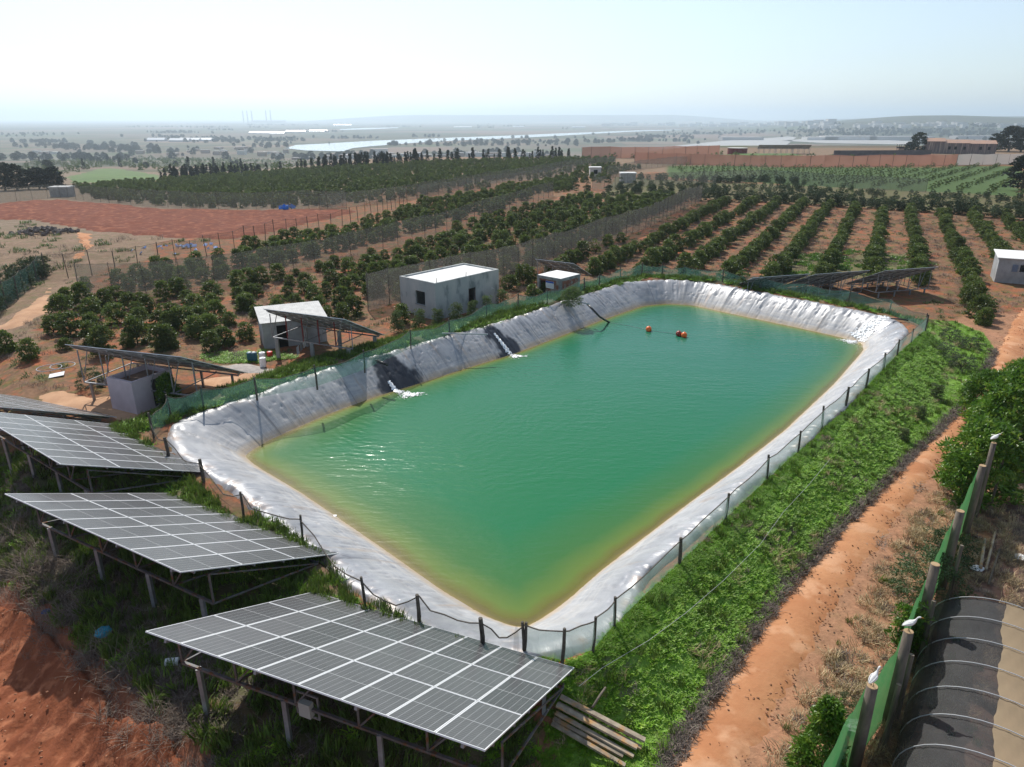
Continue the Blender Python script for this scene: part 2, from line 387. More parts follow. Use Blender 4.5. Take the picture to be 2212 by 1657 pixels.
paint((T > 24) & (S < 60) & (Y < 80) & (Y > 0), (.40, .20, .115), .35, .12)
paint((S < -11.5) & (T < 26) & (Y < 40), (.26, .085, .045), .2, .1)
paint(pm([(1640, 600), (1990, 602), (1960, 548), (1700, 556)]), (.17, .17, .07), .6, .9)
o = meshobj('ground', np.c_[X, Y, Z], gridfaces(len(gx), len(gy)), ground_mat(), True, {'tint': tint, 'cover': cov}); tag(o, kind='structure')

def sheet(name, pts, m, cell=1.5, off=.05, kind='structure', disp=None, jag=0.0, edge=True):
    """a field, path or water sheet laid on the land; pts are world points of its outline"""
    P = np.array([q[:2] for q in pts], float)
    if jag > 0:
        n = int(max(24, np.linalg.norm(np.diff(np.vstack([P, P[:1]]), axis=0), axis=1).sum() / (jag * .8))); P = resample(P, min(n, 400))
        P = P + np.c_[fnoise(P[:, 0], P[:, 1], .22 / jag, 1.7, 3), fnoise(P[:, 0], P[:, 1], .22 / jag, 7.7, 3)] * jag
    bm = bmesh.new(); vs = [bm.verts.new((x, y, 0)) for x, y in P]; bm.faces.new(vs)
    for ax in (0, 1):
        lo, hi = P[:, ax].min(), P[:, ax].max(); n = int((hi - lo) / cell)
        for i in range(1, n + 1):
            co = [0, 0, 0]; co[ax] = lo + i * cell; no = [0, 0, 0]; no[ax] = 1
            bmesh.ops.bisect_plane(bm, geom=bm.verts[:] + bm.edges[:] + bm.faces[:], plane_co=co, plane_no=no, dist=1e-5)
    bmesh.ops.triangulate(bm, faces=bm.faces[:])
    V = np.array([v.co[:] for v in bm.verts]); z = h(V[:, 0], V[:, 1])
    k = (np.abs(V[:, 0]) < 130) & (V[:, 1] < 260)
    if k.any():
        zz = fnoise(V[k, 0], V[k, 1], .22, 3.1) * .10 + fnoise(V[k, 0], V[k, 1], 1.1, 9.1, 2) * .05
        z[k] += zz
    if edge:
        de = -sdist(V[:, 0], V[:, 1], P); ew = cell * 1.1
        z += off * 1.0 - (off + .12 * (1 + off)) * sstep(ew, 0, de)
    else: z += off
    if disp is not None: z += disp(V[:, 0], V[:, 1], P)
    for v, q in zip(bm.verts, z): v.co.z = q
    me = bpy.data.meshes.new(name); bm.to_mesh(me); bm.free(); me.materials.append(m)
    me.polygons.foreach_set('use_smooth', [True] * len(me.polygons))
    o = bpy.data.objects.new(name, me); C.objects.link(o)
    # face up
    if me.polygons and me.polygons[0].normal.z < 0: me.flip_normals()
    return tag(o, kind=kind)
M['soil'] = mat('ploughed_red_soil', (.185, .054, .027), (.125, .037, .020), .35, .95, bump=.9, bscale=3.5, c3=(.26, .095, .050), s3=.9, bdist=.10, spec=.15)
M['soilnear'] = mat('furrowed_red_soil', (.255, .083, .038), (.175, .055, .027), .9, .95, bump=.8, bscale=9, c3=(.37, .14, .07), s3=2.2, bdist=.04, spec=.15)
M['path'] = mat('sandy_path', (.54, .33, .20), (.42, .24, .14), .8, .95, bump=.5, bscale=4, c3=(.40, .24, .15), s3=.5, bdist=.05, spec=.15)
M['track'] = mat('red_dirt_track', (.50, .25, .125), (.40, .175, .082), .35, .95, bump=.5, bscale=6, c3=(.53, .285, .16), s3=1.1, bdist=.04, spec=.15, hi=.6)
M['field'] = mat('green_crop', (.10, .17, .04), (.075, .125, .035), .06, .95, bump=.3, c3=(.13, .16, .06), s3=.3)
M['tarmac'] = mat('pale_runway', (.36, .35, .33), (.30, .29, .28), .01, .9)
M['riverwater'] = mat('river_water', (.30, .34, .36), rough=.12, spec=.6)
M['gravel'] = mat('grey_gravel', (.42, .38, .34), (.30, .27, .25), 3, .95, bump=.6, bscale=20, c3=(.50, .36, .25), s3=.8)
# left fields and paths
sheet('red_field', atl([(0, 439), (60, 434), (129, 432), (254, 441), (359, 452), (440, 451), (749, 452.5), (800, 452), (575, 507), (508, 517), (400, 516), (305, 510), (200, 499), (135, 490), (51, 476), (-40, 473), (-120, 455)]), M['soil'], 1.6, .22, jag=1.0, disp=lambda x, y, P: .10 * np.sin((x * .35 + y * .94 + .8 * np.sin(x * .05)) * 2 * math.pi / 2.6) + .12 * fnoise(x, y, .35, 2.2, 3))
sheet('green_field', atl([(118, 385), (203, 364.5), (247, 362), (300, 369), (372, 381), (372, 388), (257, 393), (135, 400)]), M['field'], 12, .6, jag=3)
sheet('green_field', atl([(0, 379), (60, 378), (75, 384), (0, 388), (-60, 388)]), M['field'], 12, .6)
sheet('path', atl([(120, 402), (257, 393.5), (372, 388.5), (372, 391), (257, 397), (130, 405)]), M['path'], 8, .5)
sheet('path', atl([(-60, 712), (0, 700), (68, 652), (112, 608), (139, 606), (122, 633), (112, 671), (68, 706), (0, 722), (-60, 735)]), M['path'], .8, .10, jag=.5)
sheet('path', atl([(158, 505), (200, 505), (204, 530), (196, 557), (150, 563), (165, 535)]), M['track'], .9, .10, jag=.8)
sheet('path', atl([(45, 476), (60, 476), (165, 497), (205, 505), (160, 510), (120, 494)]), M['track'], 1.5, .12, jag=.8)
sheet('bare_yard', atl([(60, 855), (120, 838), (225, 850), (330, 845), (420, 815), (520, 805), (560, 790), (610, 800), (640, 805), (560, 835), (430, 850), (330, 870), (330, 905), (200, 900), (60, 900)]), M['path'], .8, .07, jag=.5)
sheet('bare_yard', atl([(430, 795), (490, 782), (560, 783), (600, 792), (640, 790), (650, 806), (560, 812), (470, 806)]), M['gravel'], .8, .11, jag=.4)
sheet('path', atl([(1300, 458), (1380, 470), (1350, 480), (1290, 472)]), M['track'], 3, .25, jag=1)
sheet('path', atl([(1242, 408), (1290, 401), (1290, 416), (1262, 416)]), M['track'], 4, .3, jag=1)
# track on the right, between embankment and post fence
trk = [(1400, 1700), (1445, 1640), (1550, 1475), (1650, 1330), (1712, 1252), (1810, 1142), (1880, 1072), (1965, 985), (2035, 925), (2112, 838), (2146, 760), (2180, 700), (2212, 655), (2260, 610),
       (2260, 700), (2200, 790), (2150, 870), (2080, 960), (2000, 1060), (1930, 1150), (1870, 1240), (1800, 1350), (1720, 1500), (1640, 1660), (1600, 1720)]
def ruts(x, y, P): return -.05 * np.cos((x * .80 - y * .60) * 2 * math.pi / 1.75) * .5
sheet('dirt_track', atl(trk), M['track'], .45, .13, jag=.2, disp=ruts)
# furrowed soil at the lower left
def furrow(x, y, P):
    n = fnoise(x, y, .6, 4.4, 3); u = x * .93 - y * .36 + n * .25
    return .055 * np.sin(u * 2 * math.pi / .68) + .03 * fnoise(x, y, 2.2, 6.4, 3)
sheet('furrowed_field', atl([(-500, 1250), (-200, 1250), (0, 1305), (80, 1345), (160, 1420), (200, 1470), (300, 1545), (380, 1600), (430, 1700), (430, 2100), (-300, 2100), (-700, 1700)]), M['soilnear'], .15, .22, jag=.35, disp=furrow)

# ---------------------------------------------------------------- RESERVOIR: liner and water
nrm = np.roll(WC, -1, 0) - np.roll(WC, 1, 0); nrm = np.c_[-nrm[:, 1], nrm[:, 0]]; nrm /= np.linalg.norm(nrm, axis=1)[:, None]
if ((WC[0] - WC.mean(0)) @ nrm[0]) < 0: nrm = -nrm
nrm = smooth_closed(nrm, 400); nrm /= np.linalg.norm(nrm, axis=1)[:, None]
Sc = (WC - L0) @ E1; Tc = (WC - L0) @ E2
# liner width above water along each side
wd = np.full(NW, 2.6); wd = np.where(Tc > 18.5, 2.75, wd); wd = np.where(Sc < 1.2, 3.55, wd)
for _ in range(80): wd = .25 * np.roll(wd, 1) + .5 * wd + .25 * np.roll(wd, -1)
arc = np.r_[0, np.cumsum(np.linalg.norm(np.diff(WC, axis=0), axis=1))]
wn_ = np.array([mnoise.fractal(Vector((a * .35, 0, 0)), 1, 2, 3) for a in arc])
prof = np.r_[np.linspace(-3.2, -.3, 10), np.linspace(-.15, .3, 8), np.linspace(.36, 1.0, 26) ]   # d in units: <=0 metres, >0 fraction of width
prof = np.r_[np.linspace(-3.2, -.35, 10), np.linspace(-.2, 0, 3), np.linspace(0, 1, 44)[1:], [1.06]]
V = []; wet = []; 
def px_s(px): 
    P = atz(*px, .6); k = np.argmin(((WC - P) ** 2).sum(1)); return arc[k]
wets = [(px_s((868, 820)), 1.4), (px_s((1085, 745)), 1.15)]
cor = px_s((1860, 735))
per = arc[-1]
rightside = sstep(19, 20.4, Tc) * 1.0; nearside_ = sstep(1.0, -.6, Sc); farside = sstep(43, 44.5, Sc)
for i in range(NW):
    for d in prof:
        if d <= 0: rad = d; z = d * .72
        else:
            rad = d * (wd[i] + .22 * wn_[i]); e = min(d, 1)
            lin = 1 - (1 - min(e / .88, 1)) ** 1.25
            z = RIM * lin
            if e > .88: z = RIM + .03 * math.sin((e - .88) / .12 * math.pi)
            if d > 1: z = RIM - .22
        x, y = WC[i] + nrm[i] * rad
        V.append((x, y, z))
V = np.array(V); npf = len(prof)
aa = np.repeat(arc, npf); dd = np.tile(prof, NW)
side_r = np.repeat(rightside, npf); side_n = np.repeat(nearside_, npf)
# folds running down the slope, wandering and fading toward the water
ph = .35 * np.array([mnoise.fractal(Vector((a * .18, d * .9, 2.0)), 1, 2, 3) for a, d in zip(aa, dd)])
f1 = np.array([mnoise.fractal(Vector((a * 1.5 + p * 1.2, d * .35, 5.0)), .8, 2.1, 4) for a, d, p in zip(aa, dd, ph)])
f2 = np.array([mnoise.fractal(Vector((a * .55 + p, d * .25, 8.0)), .8, 2.1, 2) for a, d, p in zip(aa, dd, ph)])
f3 = np.array([mnoise.noise(Vector((a * 4.2 + p * 2.0, d * .8, 11.0))) for a, d, p in zip(aa, dd, ph)])
f4 = np.array([mnoise.fractal(Vector((a * .9, d * 3.5, 15.0)), .8, 2.1, 3) for a, d in zip(aa, dd)])
env = np.where(dd > 0, .35 + .65 * sstep(0, .5, dd), .15)
ridge = np.where(f1 > .02, (f1 - .02), 0)
topw = sstep(.55, .9, dd) * sstep(1.06, .97, dd)
f5 = np.array([mnoise.fractal(Vector((a * 2.9 + p * 1.6, d * .22, 21.0)), .7, 2.2, 3) for a, d, p in zip(aa, dd, ph)])
crease = -np.clip(.07 - np.abs(f5), 0, .07)
dz_ = env * (.09 * ridge + .02 * f1 + .018 * f2 + .006 * f3 + 1.25 * crease) + topw * .03 * np.abs(f4) * np.repeat(1 + 1.2 * (farside + nearside_), npf)
V[:, 2] += np.where(dd >= 1.03, 0, dz_)
wetm = np.zeros(len(V))
for a0, ww in wets:
    g = np.abs((aa - a0) - .15 * np.sin(dd * 6)) / (ww * (1 - .70 * np.clip(dd, 0, 1) ** 2.2)); wetm = np.maximum(wetm, sstep(1.25, .8, g + .5 * f1 + .5 * f4) * sstep(.96, .86, dd))
g = np.abs(aa - cor) / 1.8; wetc = sstep(1.1, .7, g) * sstep(.95, .85, dd)
def liner_mat():
    m, nt, p, out = nodes_of('reservoir_liner_sheet'); N = nt.nodes; K = nt.links
    g = N.new('ShaderNodeNewGeometry'); aw = N.new('ShaderNodeAttribute'); aw.attribute_name = 'wet'; ac = N.new('ShaderNodeAttribute'); ac.attribute_name = 'dry'
    ad = N.new('ShaderNodeAttribute'); ad.attribute_name = 'across'; al = N.new('ShaderNodeAttribute'); al.attribute_name = 'along'
    cb = N.new('ShaderNodeCombineXYZ'); K.new(al.outputs['Fac'], cb.inputs[0]); K.new(ad.outputs['Fac'], cb.inputs[1])
    def nz(vec, sc, det=5, st=None):
        if st: mp = N.new('ShaderNodeMapping'); mp.inputs['Scale'].default_value = st; K.new(vec, mp.inputs[0]); vec = mp.outputs[0]
        n = N.new('ShaderNodeTexNoise'); n.inputs['Scale'].default_value = sc; n.inputs['Detail'].default_value = det; n.inputs['Roughness'].default_value = .6; K.new(vec, n.inputs['Vector']); return n.outputs[0]
    def rng(x, a, b, c=0, d=1):
        r = N.new('ShaderNodeMapRange'); r.inputs[1].default_value = a; r.inputs[2].default_value = b; r.inputs[3].default_value = c; r.inputs[4].default_value = d; K.new(x, r.inputs[0]); return r.outputs[0]
    def mix(f, a, b, mode='MIX'):
        mx = N.new('ShaderNodeMix'); mx.data_type = 'RGBA'; mx.blend_type = mode
        K.new(f, mx.inputs[0]) if not isinstance(f, float) else setattr(mx.inputs[0], 'default_value', f)
        for i, x in ((6, a), (7, b)):
            if isinstance(x, tuple): mx.inputs[i].default_value = (*x, 1)
            else: K.new(x, mx.inputs[i])
        return mx.outputs[2]
    def mth(op, a, b=0):
        mm = N.new('ShaderNodeMath'); mm.operation = op
        for i, x in enumerate((a, b)):
            if isinstance(x, (int, float)): mm.inputs[i].default_value = x
            else: K.new(x, mm.inputs[i])
        return mm.outputs[0]
    c = mix(rng(nz(g.outputs['Position'], .8, 6), .35, .65), (.41, .41, .42), (.27, .275, .295))
    # dust lines left at old water levels
    lines = rng(nz(cb.outputs[0], 1, 4, (.35, 16, 1)), .45, .7)
    lower = rng(ad.outputs['Fac'], .75, .15)
    c = mix(mth('MULTIPLY', lines, mth('MULTIPLY', lower, .75)), c, (.56, .52, .47))
    c = mix(mth('MULTIPLY', rng(nz(cb.outputs[0], 1, 5, (1.2, 2.2, 1)), .48, .62), mth('MULTIPLY', lower, .5)), c, (.30, .28, .26))
    # sediment next to and below the water
    sed = rng(ad.outputs['Fac'], .16, .03)
    sed = mth('MULTIPLY', sed, rng(nz(cb.outputs[0], 1, 5, (.9, 9, 1)), .25, .5))
    c = mix(sed, c, (.40, .31, .21))
    und = rng(ad.outputs['Fac'], .01, -.06)
    c = mix(und, c, (.46, .38, .18))
    # dirty crown
    dirt = mth('MULTIPLY', rng(ad.outputs['Fac'], .8, 1.0), rng(nz(g.outputs['Position'], 1.3, 6), .5, .65))
    c = mix(dirt, c, (.30, .20, .14))
    sm_ = mth('ABSOLUTE', mth('SUBTRACT', mth('FRACT', mth('DIVIDE', al.outputs['Fac'], 5.85), 0), .5)); sm_ = mth('MULTIPLY', mth('LESS_THAN', sm_, .006), .45)
    c = mix(sm_, c, (.12, .12, .13))
    mud = mth('MULTIPLY', rng(nz(cb.outputs[0], 1, 6, (1.9, .8, 1)), .58, .70), .55); c = mix(mud, c, (.36, .27, .20))
    c = mix(aw.outputs['Fac'], c, (.018, .022, .032))
    K.new(c, p.inputs['Base Color'])
    rg = mix(aw.outputs['Fac'], (.40, .40, .40), (.3, .3, .3)); rs = N.new('ShaderNodeSeparateColor'); K.new(rg, rs.inputs[0])
    r2 = mth('ADD', rs.outputs[0], mth('MULTIPLY', lower, .22)); r2 = mth('SUBTRACT', r2, mth('MULTIPLY', ac.outputs['Fac'], .2)); K.new(r2, p.inputs['Roughness'])
    p.inputs['Specular IOR Level'].default_value = .55; p.inputs['Metallic'].default_value = .12
    b = N.new('ShaderNodeBump'); b.inputs['Strength'].default_value = .5; b.inputs['Distance'].default_value = .05
    K.new(nz(cb.outputs[0], 1, 7, (5.0, .55, 1)), b.inputs['Height'])
    b2 = N.new('ShaderNodeBump'); b2.inputs['Strength'].default_value = .5; b2.inputs['Distance'].default_value = .03
    K.new(nz(cb.outputs[0], 1, 4, (13, 1.5, 1)), b2.inputs['Height']); K.new(b.outputs[0], b2.inputs['Normal']); K.new(b2.outputs[0], p.inputs['Normal'])
    return m
F = []
for i in range(NW):
    j = (i + 1) % NW
    for k in range(npf - 1): F.append((i * npf + k, j * npf + k, j * npf + k + 1, i * npf + k + 1))
F.append(tuple(i * npf for i in range(NW))[::-1])
# keep outward faces up
o = meshobj('pond_liner', V, F, liner_mat(), True, {'wet': wetm, 'dry': wetc, 'across': dd, 'along': aa})
bm = bmesh.new(); bm.from_mesh(o.data); bmesh.ops.recalc_face_normals(bm, faces=bm.faces[:]); 
bm.faces.ensure_lookup_table()
if sum(f.normal.z for f in bm.faces) < 0: bmesh.ops.reverse_faces(bm, faces=bm.faces[:])
bm.to_mesh(o.data); bm.free()
tag(o, 'wrinkled silver grey plastic liner covering the sloping banks of the reservoir', 'pond liner')

def water_mat():
    m, nt, p, out = nodes_of('pond_water'); N = nt.nodes; K = nt.links
    g = N.new('ShaderNodeNewGeometry'); ad = N.new('ShaderNodeAttribute'); ad.attribute_name = 'depth'; an = N.new('ShaderNodeAttribute'); an.attribute_name = 'murk'
    def nz(sc, det=3, st=None, rot=0, vec=None):
        v = vec or g.outputs['Position']
        mp = N.new('ShaderNodeMapping'); mp.inputs['Scale'].default_value = st or (1, 1, 1); mp.inputs['Rotation'].default_value = (0, 0, rot); K.new(v, mp.inputs[0])
        n = N.new('ShaderNodeTexNoise'); n.inputs['Scale'].default_value = sc; n.inputs['Detail'].default_value = det; K.new(mp.outputs[0], n.inputs['Vector']); return n.outputs[0]
    def mth(op, a, b):
        mm = N.new('ShaderNodeMath'); mm.operation = op
        for i, x in enumerate((a, b)):
            if isinstance(x, (int, float)): mm.inputs[i].default_value = x
            else: K.new(x, mm.inputs[i])
        return mm.outputs[0]
    dep = mth('ADD', ad.outputs['Fac'], mth('MULTIPLY', mth('SUBTRACT', nz(.5, 4), .5), .9))
    rp = N.new('ShaderNodeValToRGB'); mr = N.new('ShaderNodeMapRange'); mr.inputs[1].default_value = 0; mr.inputs[2].default_value = 6.5; K.new(dep, mr.inputs[0]); K.new(mr.outputs[0], rp.inputs[0])
    el = rp.color_ramp.elements; el[0].position = 0; el[0].color = (.27, .21, .08, 1); el[1].position = 1; el[1].color = (.010, .148, .050, 1)
    for pos, c in ((.06, (.19, .185, .035)), (.15, (.115, .175, .030)), (.38, (.042, .145, .034))):
        e = el.new(pos); e.color = (*c, 1)
    mx = N.new('ShaderNodeMix'); mx.data_type = 'RGBA'; mx.inputs[7].default_value = (.009, .138, .076, 1); K.new(rp.outputs[0], mx.inputs[6])
    sepp = N.new('ShaderNodeSeparateXYZ'); K.new(g.outputs['Position'], sepp.inputs[0])
    mf = mth('MULTIPLY', an.outputs['Fac'], mr.outputs[0]); K.new(mf, mx.inputs[0])
    df = N.new('ShaderNodeBsdfDiffuse'); K.new(mx.outputs[2], df.inputs[0])
    tp = N.new('ShaderNodeBsdfTransparent'); tp.inputs[0].default_value = (.9, .88, .6, 1)
    op = N.new('ShaderNodeMapRange'); op.inputs[1].default_value = -.1; op.inputs[2].default_value = 1.0; op.inputs[3].default_value = .42; op.inputs[4].default_value = 1; K.new(dep, op.inputs[0])
    body = N.new('ShaderNodeMixShader'); K.new(op.outputs[0], body.inputs[0]); K.new(tp.outputs[0], body.inputs[1]); K.new(df.outputs[0], body.inputs[2])
    # ripples: wind waves plus rings spreading from the inflows
    hgt = mth('MULTIPLY', nz(1.0, 4, (.9, 2.6, 1), R(12)), 1.0)
    h2 = mth('MULTIPLY', nz(1.0, 3, (2.6, 6.5, 1), R(-14)), .38)
    hs = mth('ADD', hgt, h2)
    for (cx, cy), amp in (((-.0, 0), 0),):
        pass
    for c0, amp in ((RING[0], .10), (RING[1], .07)):
        sb = N.new('ShaderNodeVectorMath'); sb.operation = 'DISTANCE'; K.new(g.outputs['Position'], sb.inputs[0]); sb.inputs[1].default_value = c0
        dist = sb.outputs['Value']; wob = mth('MULTIPLY', nz(.35, 2), 3.0)
        sn = mth('SINE', mth('MULTIPLY', mth('ADD', dist, wob), 10.5), 0)
        fall = N.new('ShaderNodeMapRange'); fall.inputs[1].default_value = 24; fall.inputs[2].default_value = 3; K.new(dist, fall.inputs[0])
        hs = mth('ADD', hs, mth('MULTIPLY', mth('MULTIPLY', sn, amp), fall.outputs[0]))
    calm = N.new('ShaderNodeMapRange'); calm.inputs[1].default_value = 0; calm.inputs[2].default_value = 5; calm.inputs[3].default_value = .35; calm.inputs[4].default_value = 1; K.new(ad.outputs['Fac'], calm.inputs[0])
    pw_ = N.new('ShaderNodeMapRange'); pw_.inputs[1].default_value = .35; pw_.inputs[2].default_value = .62; pw_.inputs[3].default_value = .45; pw_.inputs[4].default_value = 1.25; K.new(nz(.11, 3, (1, 1.8, 1)), pw_.inputs[0])
    hs = mth('MULTIPLY', mth('MULTIPLY', hs, calm.outputs[0]), pw_.outputs[0])
    bp = N.new('ShaderNodeBump'); bp.inputs['Strength'].default_value = 1.0; bp.inputs['Distance'].default_value = .034; K.new(hs, bp.inputs['Height'])
    gl = N.new('ShaderNodeBsdfGlossy'); gl.inputs['Roughness'].default_value = .19; K.new(bp.outputs[0], gl.inputs['Normal'])
    fr = N.new('ShaderNodeFresnel'); fr.inputs[0].default_value = 1.33; K.new(bp.outputs[0], fr.inputs['Normal'])
    fin = N.new('ShaderNodeMixShader'); K.new(fr.outputs[0], fin.inputs[0]); K.new(body.outputs[0], fin.inputs[1]); K.new(gl.outputs[0], fin.inputs[2])
    K.new(fin.outputs[0], out.inputs[0]); return m
RING = [tuple(atz(885, 850, 0)) + (0,), tuple(atz(1112, 765, 0)) + (0,)]
# water grid
wx = np.arange(WC[:, 0].min() - 1, WC[:, 0].max() + 1, .33); wy = np.arange(WC[:, 1].min() - 1, WC[:, 1].max() + 1, .33)
A, B = np.meshgrid(wx, wy, indexing='ij'); A = A.ravel(); B = B.ravel(); sdw = sdist(A, B, WCs)
Fw = gridfaces(len(wx), len(wy)); keep = (sdw[Fw] < .45).all(1); Fw = Fw[keep]; used = np.unique(Fw); rem = -np.ones(len(A), int); rem[used] = np.arange(len(used))
Sw = (A - L0[0]) * E1[0] + (B - L0[1]) * E1[1]; Tw = (A - L0[0]) * E2[0] + (B - L0[1]) * E2[1]
# shelf of shallow water is wider at the near and right banks, narrow at the left
dl = -sdw; near_c = sstep(14, -1, Sw); wide = 1 / (.50 + .30 * near_c); dl = dl * np.where(Tw < 5, np.interp(Tw, [0, 5], [1.35, 1]), 1) * wide
o = meshobj('water', np.c_[A, B, np.zeros(len(A))][used], rem[Fw], water_mat(), True, {'depth': dl[used], 'murk': sstep(6, 42, Sw + .25 * (20 - Tw))[used]}); tag(o, kind='structure')
bm = bmesh.new(); bm.from_mesh(o.data); bm.faces.ensure_lookup_table()
if bm.faces[0].normal.z < 0: bmesh.ops.reverse_faces(bm, faces=bm.faces[:]); bm.to_mesh(o.data)
bm.free()
def liner_z(x, y):
    k = np.argmin((V[:, 0] - x) ** 2 + (V[:, 1] - y) ** 2); return V[k, 2]
LINV = V

# inflow streams, foam and pipes
def foam_mat():
    m, nt, p, out = nodes_of('white_water'); N = nt.nodes; K = nt.links
    g = N.new('ShaderNodeNewGeometry'); n = N.new('ShaderNodeTexNoise'); n.inputs['Scale'].default_value = 7; n.inputs['Detail'].default_value = 5; K.new(g.outputs['Position'], n.inputs[0])
    aa_ = N.new('ShaderNodeAttribute'); aa_.attribute_name = 'thick'
    s = N.new('ShaderNodeMath'); s.operation = 'ADD'; K.new(n.outputs[0], s.inputs[0]); K.new(aa_.outputs['Fac'], s.inputs[1])
    r = N.new('ShaderNodeMapRange'); r.inputs[1].default_value = .52; r.inputs[2].default_value = .68; K.new(s.outputs[0], r.inputs[0])
    p.inputs['Base Color'].default_value = (.85, .88, .9, 1); p.inputs['Roughness'].default_value = .25; p.inputs['Specular IOR Level'].default_value = .6
    t = N.new('ShaderNodeBsdfTransparent'); mx = N.new('ShaderNodeMixShader'); K.new(r.outputs[0], mx.inputs[0]); K.new(t.outputs[0], mx.inputs[1]); K.new(p.outputs[0], mx.inputs[2])
    b = N.new('ShaderNodeBump'); b.inputs['Strength'].default_value = 1; b.inputs['Distance'].default_value = .08; K.new(n.outputs[0], b.inputs['Height']); K.new(b.outputs[0], p.inputs['Normal'])
    K.new(mx.outputs[0], out.inputs[0]); return m
FOAM = foam_mat()
def stream(top, bot, w0, w1, label, splash=.8, thick=(.34, .13)):
    """water running down the liner from the pipe mouth; top and bot are pixels"""
    P0 = atz(*top, 1.55); P1 = atz(*bot, .0); d = P1 - P0; n = np.array([-d[1], d[0]]); n /= np.linalg.norm(n)
    vs = []; th = []; NN = 36; MM = 9
    for i in range(NN):
        t = i / (NN - 1); c = P0 + d * t; ww = w0 + (w1 - w0) * t
        for j in range(MM):
            u = j / (MM - 1) - .5; q = c + n * u * ww * (1 + .25 * math.sin(i * 1.3 + j))
            vs.append((q[0], q[1], max(liner_z(*q), -.02) + .045 + .03 * math.cos(u * 3.1) + .02 * math.sin(i * 2.1 + j * 1.7))); th.append((thick[0] + (thick[1] - thick[0]) * t) - .35 * abs(u) ** 2)
    F_ = gridfaces(NN, MM).tolist(); o_ = len(vs)
    # foam where it meets the pond
    K1, K2 = 26, 9
    for i in range(K1):
        for j in range(K2):
            a = 2 * math.pi * i / K1; r = splash * j / (K2 - 1) * (1 + .25 * math.sin(a * 3 + 1)); q = P1 + d / np.linalg.norm(d) * splash * .45 + np.array([math.cos(a), math.sin(a)]) * r * np.array([1.25, .9])
            vs.append((q[0], q[1], .03 + .05 * (1 - j / (K2 - 1)) * random.random())); th.append(.30 - .48 * (j / (K2 - 1)))
    for i in range(K1):
        for j in range(K2 - 1): F_.append((o_ + i * K2 + j, o_ + ((i + 1) % K1) * K2 + j, o_ + ((i + 1) % K1) * K2 + j + 1, o_ + i * K2 + j + 1))
    o = meshobj('inflow_stream', np.array(vs), F_, FOAM, True, {'thick': np.array(th)})
    return tag(o, label, 'water stream', 'streams of water running down the liner')
stream((838, 793), (873, 850), .22, .62, 'white stream of water pouring down the liner from the nearer black pipe', 1.0)
stream((1068, 717), (1107, 768), .2, .5, 'white stream of water running down the liner below the farther pipe, by the concrete house', .85)
stream((1945, 690), (1850, 737), .5, 1.7, 'glittering sheet of water flowing down the liner at the far right corner', 1.1, (.12, .16))
def pipe_thing(name, pts, r, m, label, cat='pipe', group=None):
    b = MB(); b.tube(pts, r, 8); o = b.build(name, m, None, True); return tag(o, label, cat, group)
def P3(u, v, z): a = atz(u, v, z); return (a[0], a[1], z)
pipe_thing('inflow_pipe', [P3(812, 779, 1.95), P3(826, 784, 1.93), P3(838, 788, 1.86)], .10, M['pipe'], 'thick black pipe jutting over the liner above the nearer stream', group=None)
pipe_thing('inflow_pipe', [P3(955, 720, 2.1), P3(1010, 721, 2.08), P3(1054, 722, 2.0)], .06, M['pipegrey'], 'thin grey pipe laid across the bank to the farther stream')
pipe_thing('suction_hose', [P3(1266, 654, 1.9), P3(1282, 670, 1.55), P3(1295, 684, .95), P3(1306, 691, .45), P3(1318, 697, -.1)], .09, M['pipe'], 'black hose lying down the liner into the pond beside the dark bush')
pipe_thing('outlet_pipe', [P3(1228, 649, 2.0), P3(1250, 652, 2.0), P3(1273, 657, 1.98)], .07, M['pipegrey'], 'short pale pipe end sticking out beside the dark bush', group=None)
pipe_thing('outlet_pipe', [P3(1925, 688, 2.0), P3(1940, 689, 1.95), P3(1962, 692, 2.0)], .06, M['pipe'], 'dark pipe end lying at the top of the far right corner')
# ---------------------------------------------------------------- leaves, crowns, scattering
def leaves(centres, normals, size, aspect=.45, droop=.25, rng=RNG, jitter=.6):
    """one four-sided leaf per centre; returns vertices and faces"""
    n = len(centres); size = np.broadcast_to(size, (n,)) * (1 + .35 * (rng.rand(n) - .5))
    d = normals + jitter * rng.randn(n, 3); d[:, 2] -= droop; d /= np.linalg.norm(d, axis=1)[:, None] + 1e-9
    t = np.cross(d, rng.randn(n, 3)); t /= np.linalg.norm(t, axis=1)[:, None] + 1e-9
    wdt = (size * aspect)[:, None] * t; ln = size[:, None] * d
    b = centres - ln * .5
    nrm_ = np.cross(d, t) * (size * .14)[:, None]
    v = np.stack([b, b + ln * .5 + wdt * .5 - nrm_, b + ln, b + ln * .5 - wdt * .5 - nrm_], 1).reshape(-1, 3)
    return v, np.arange(4 * n).reshape(n, 4)
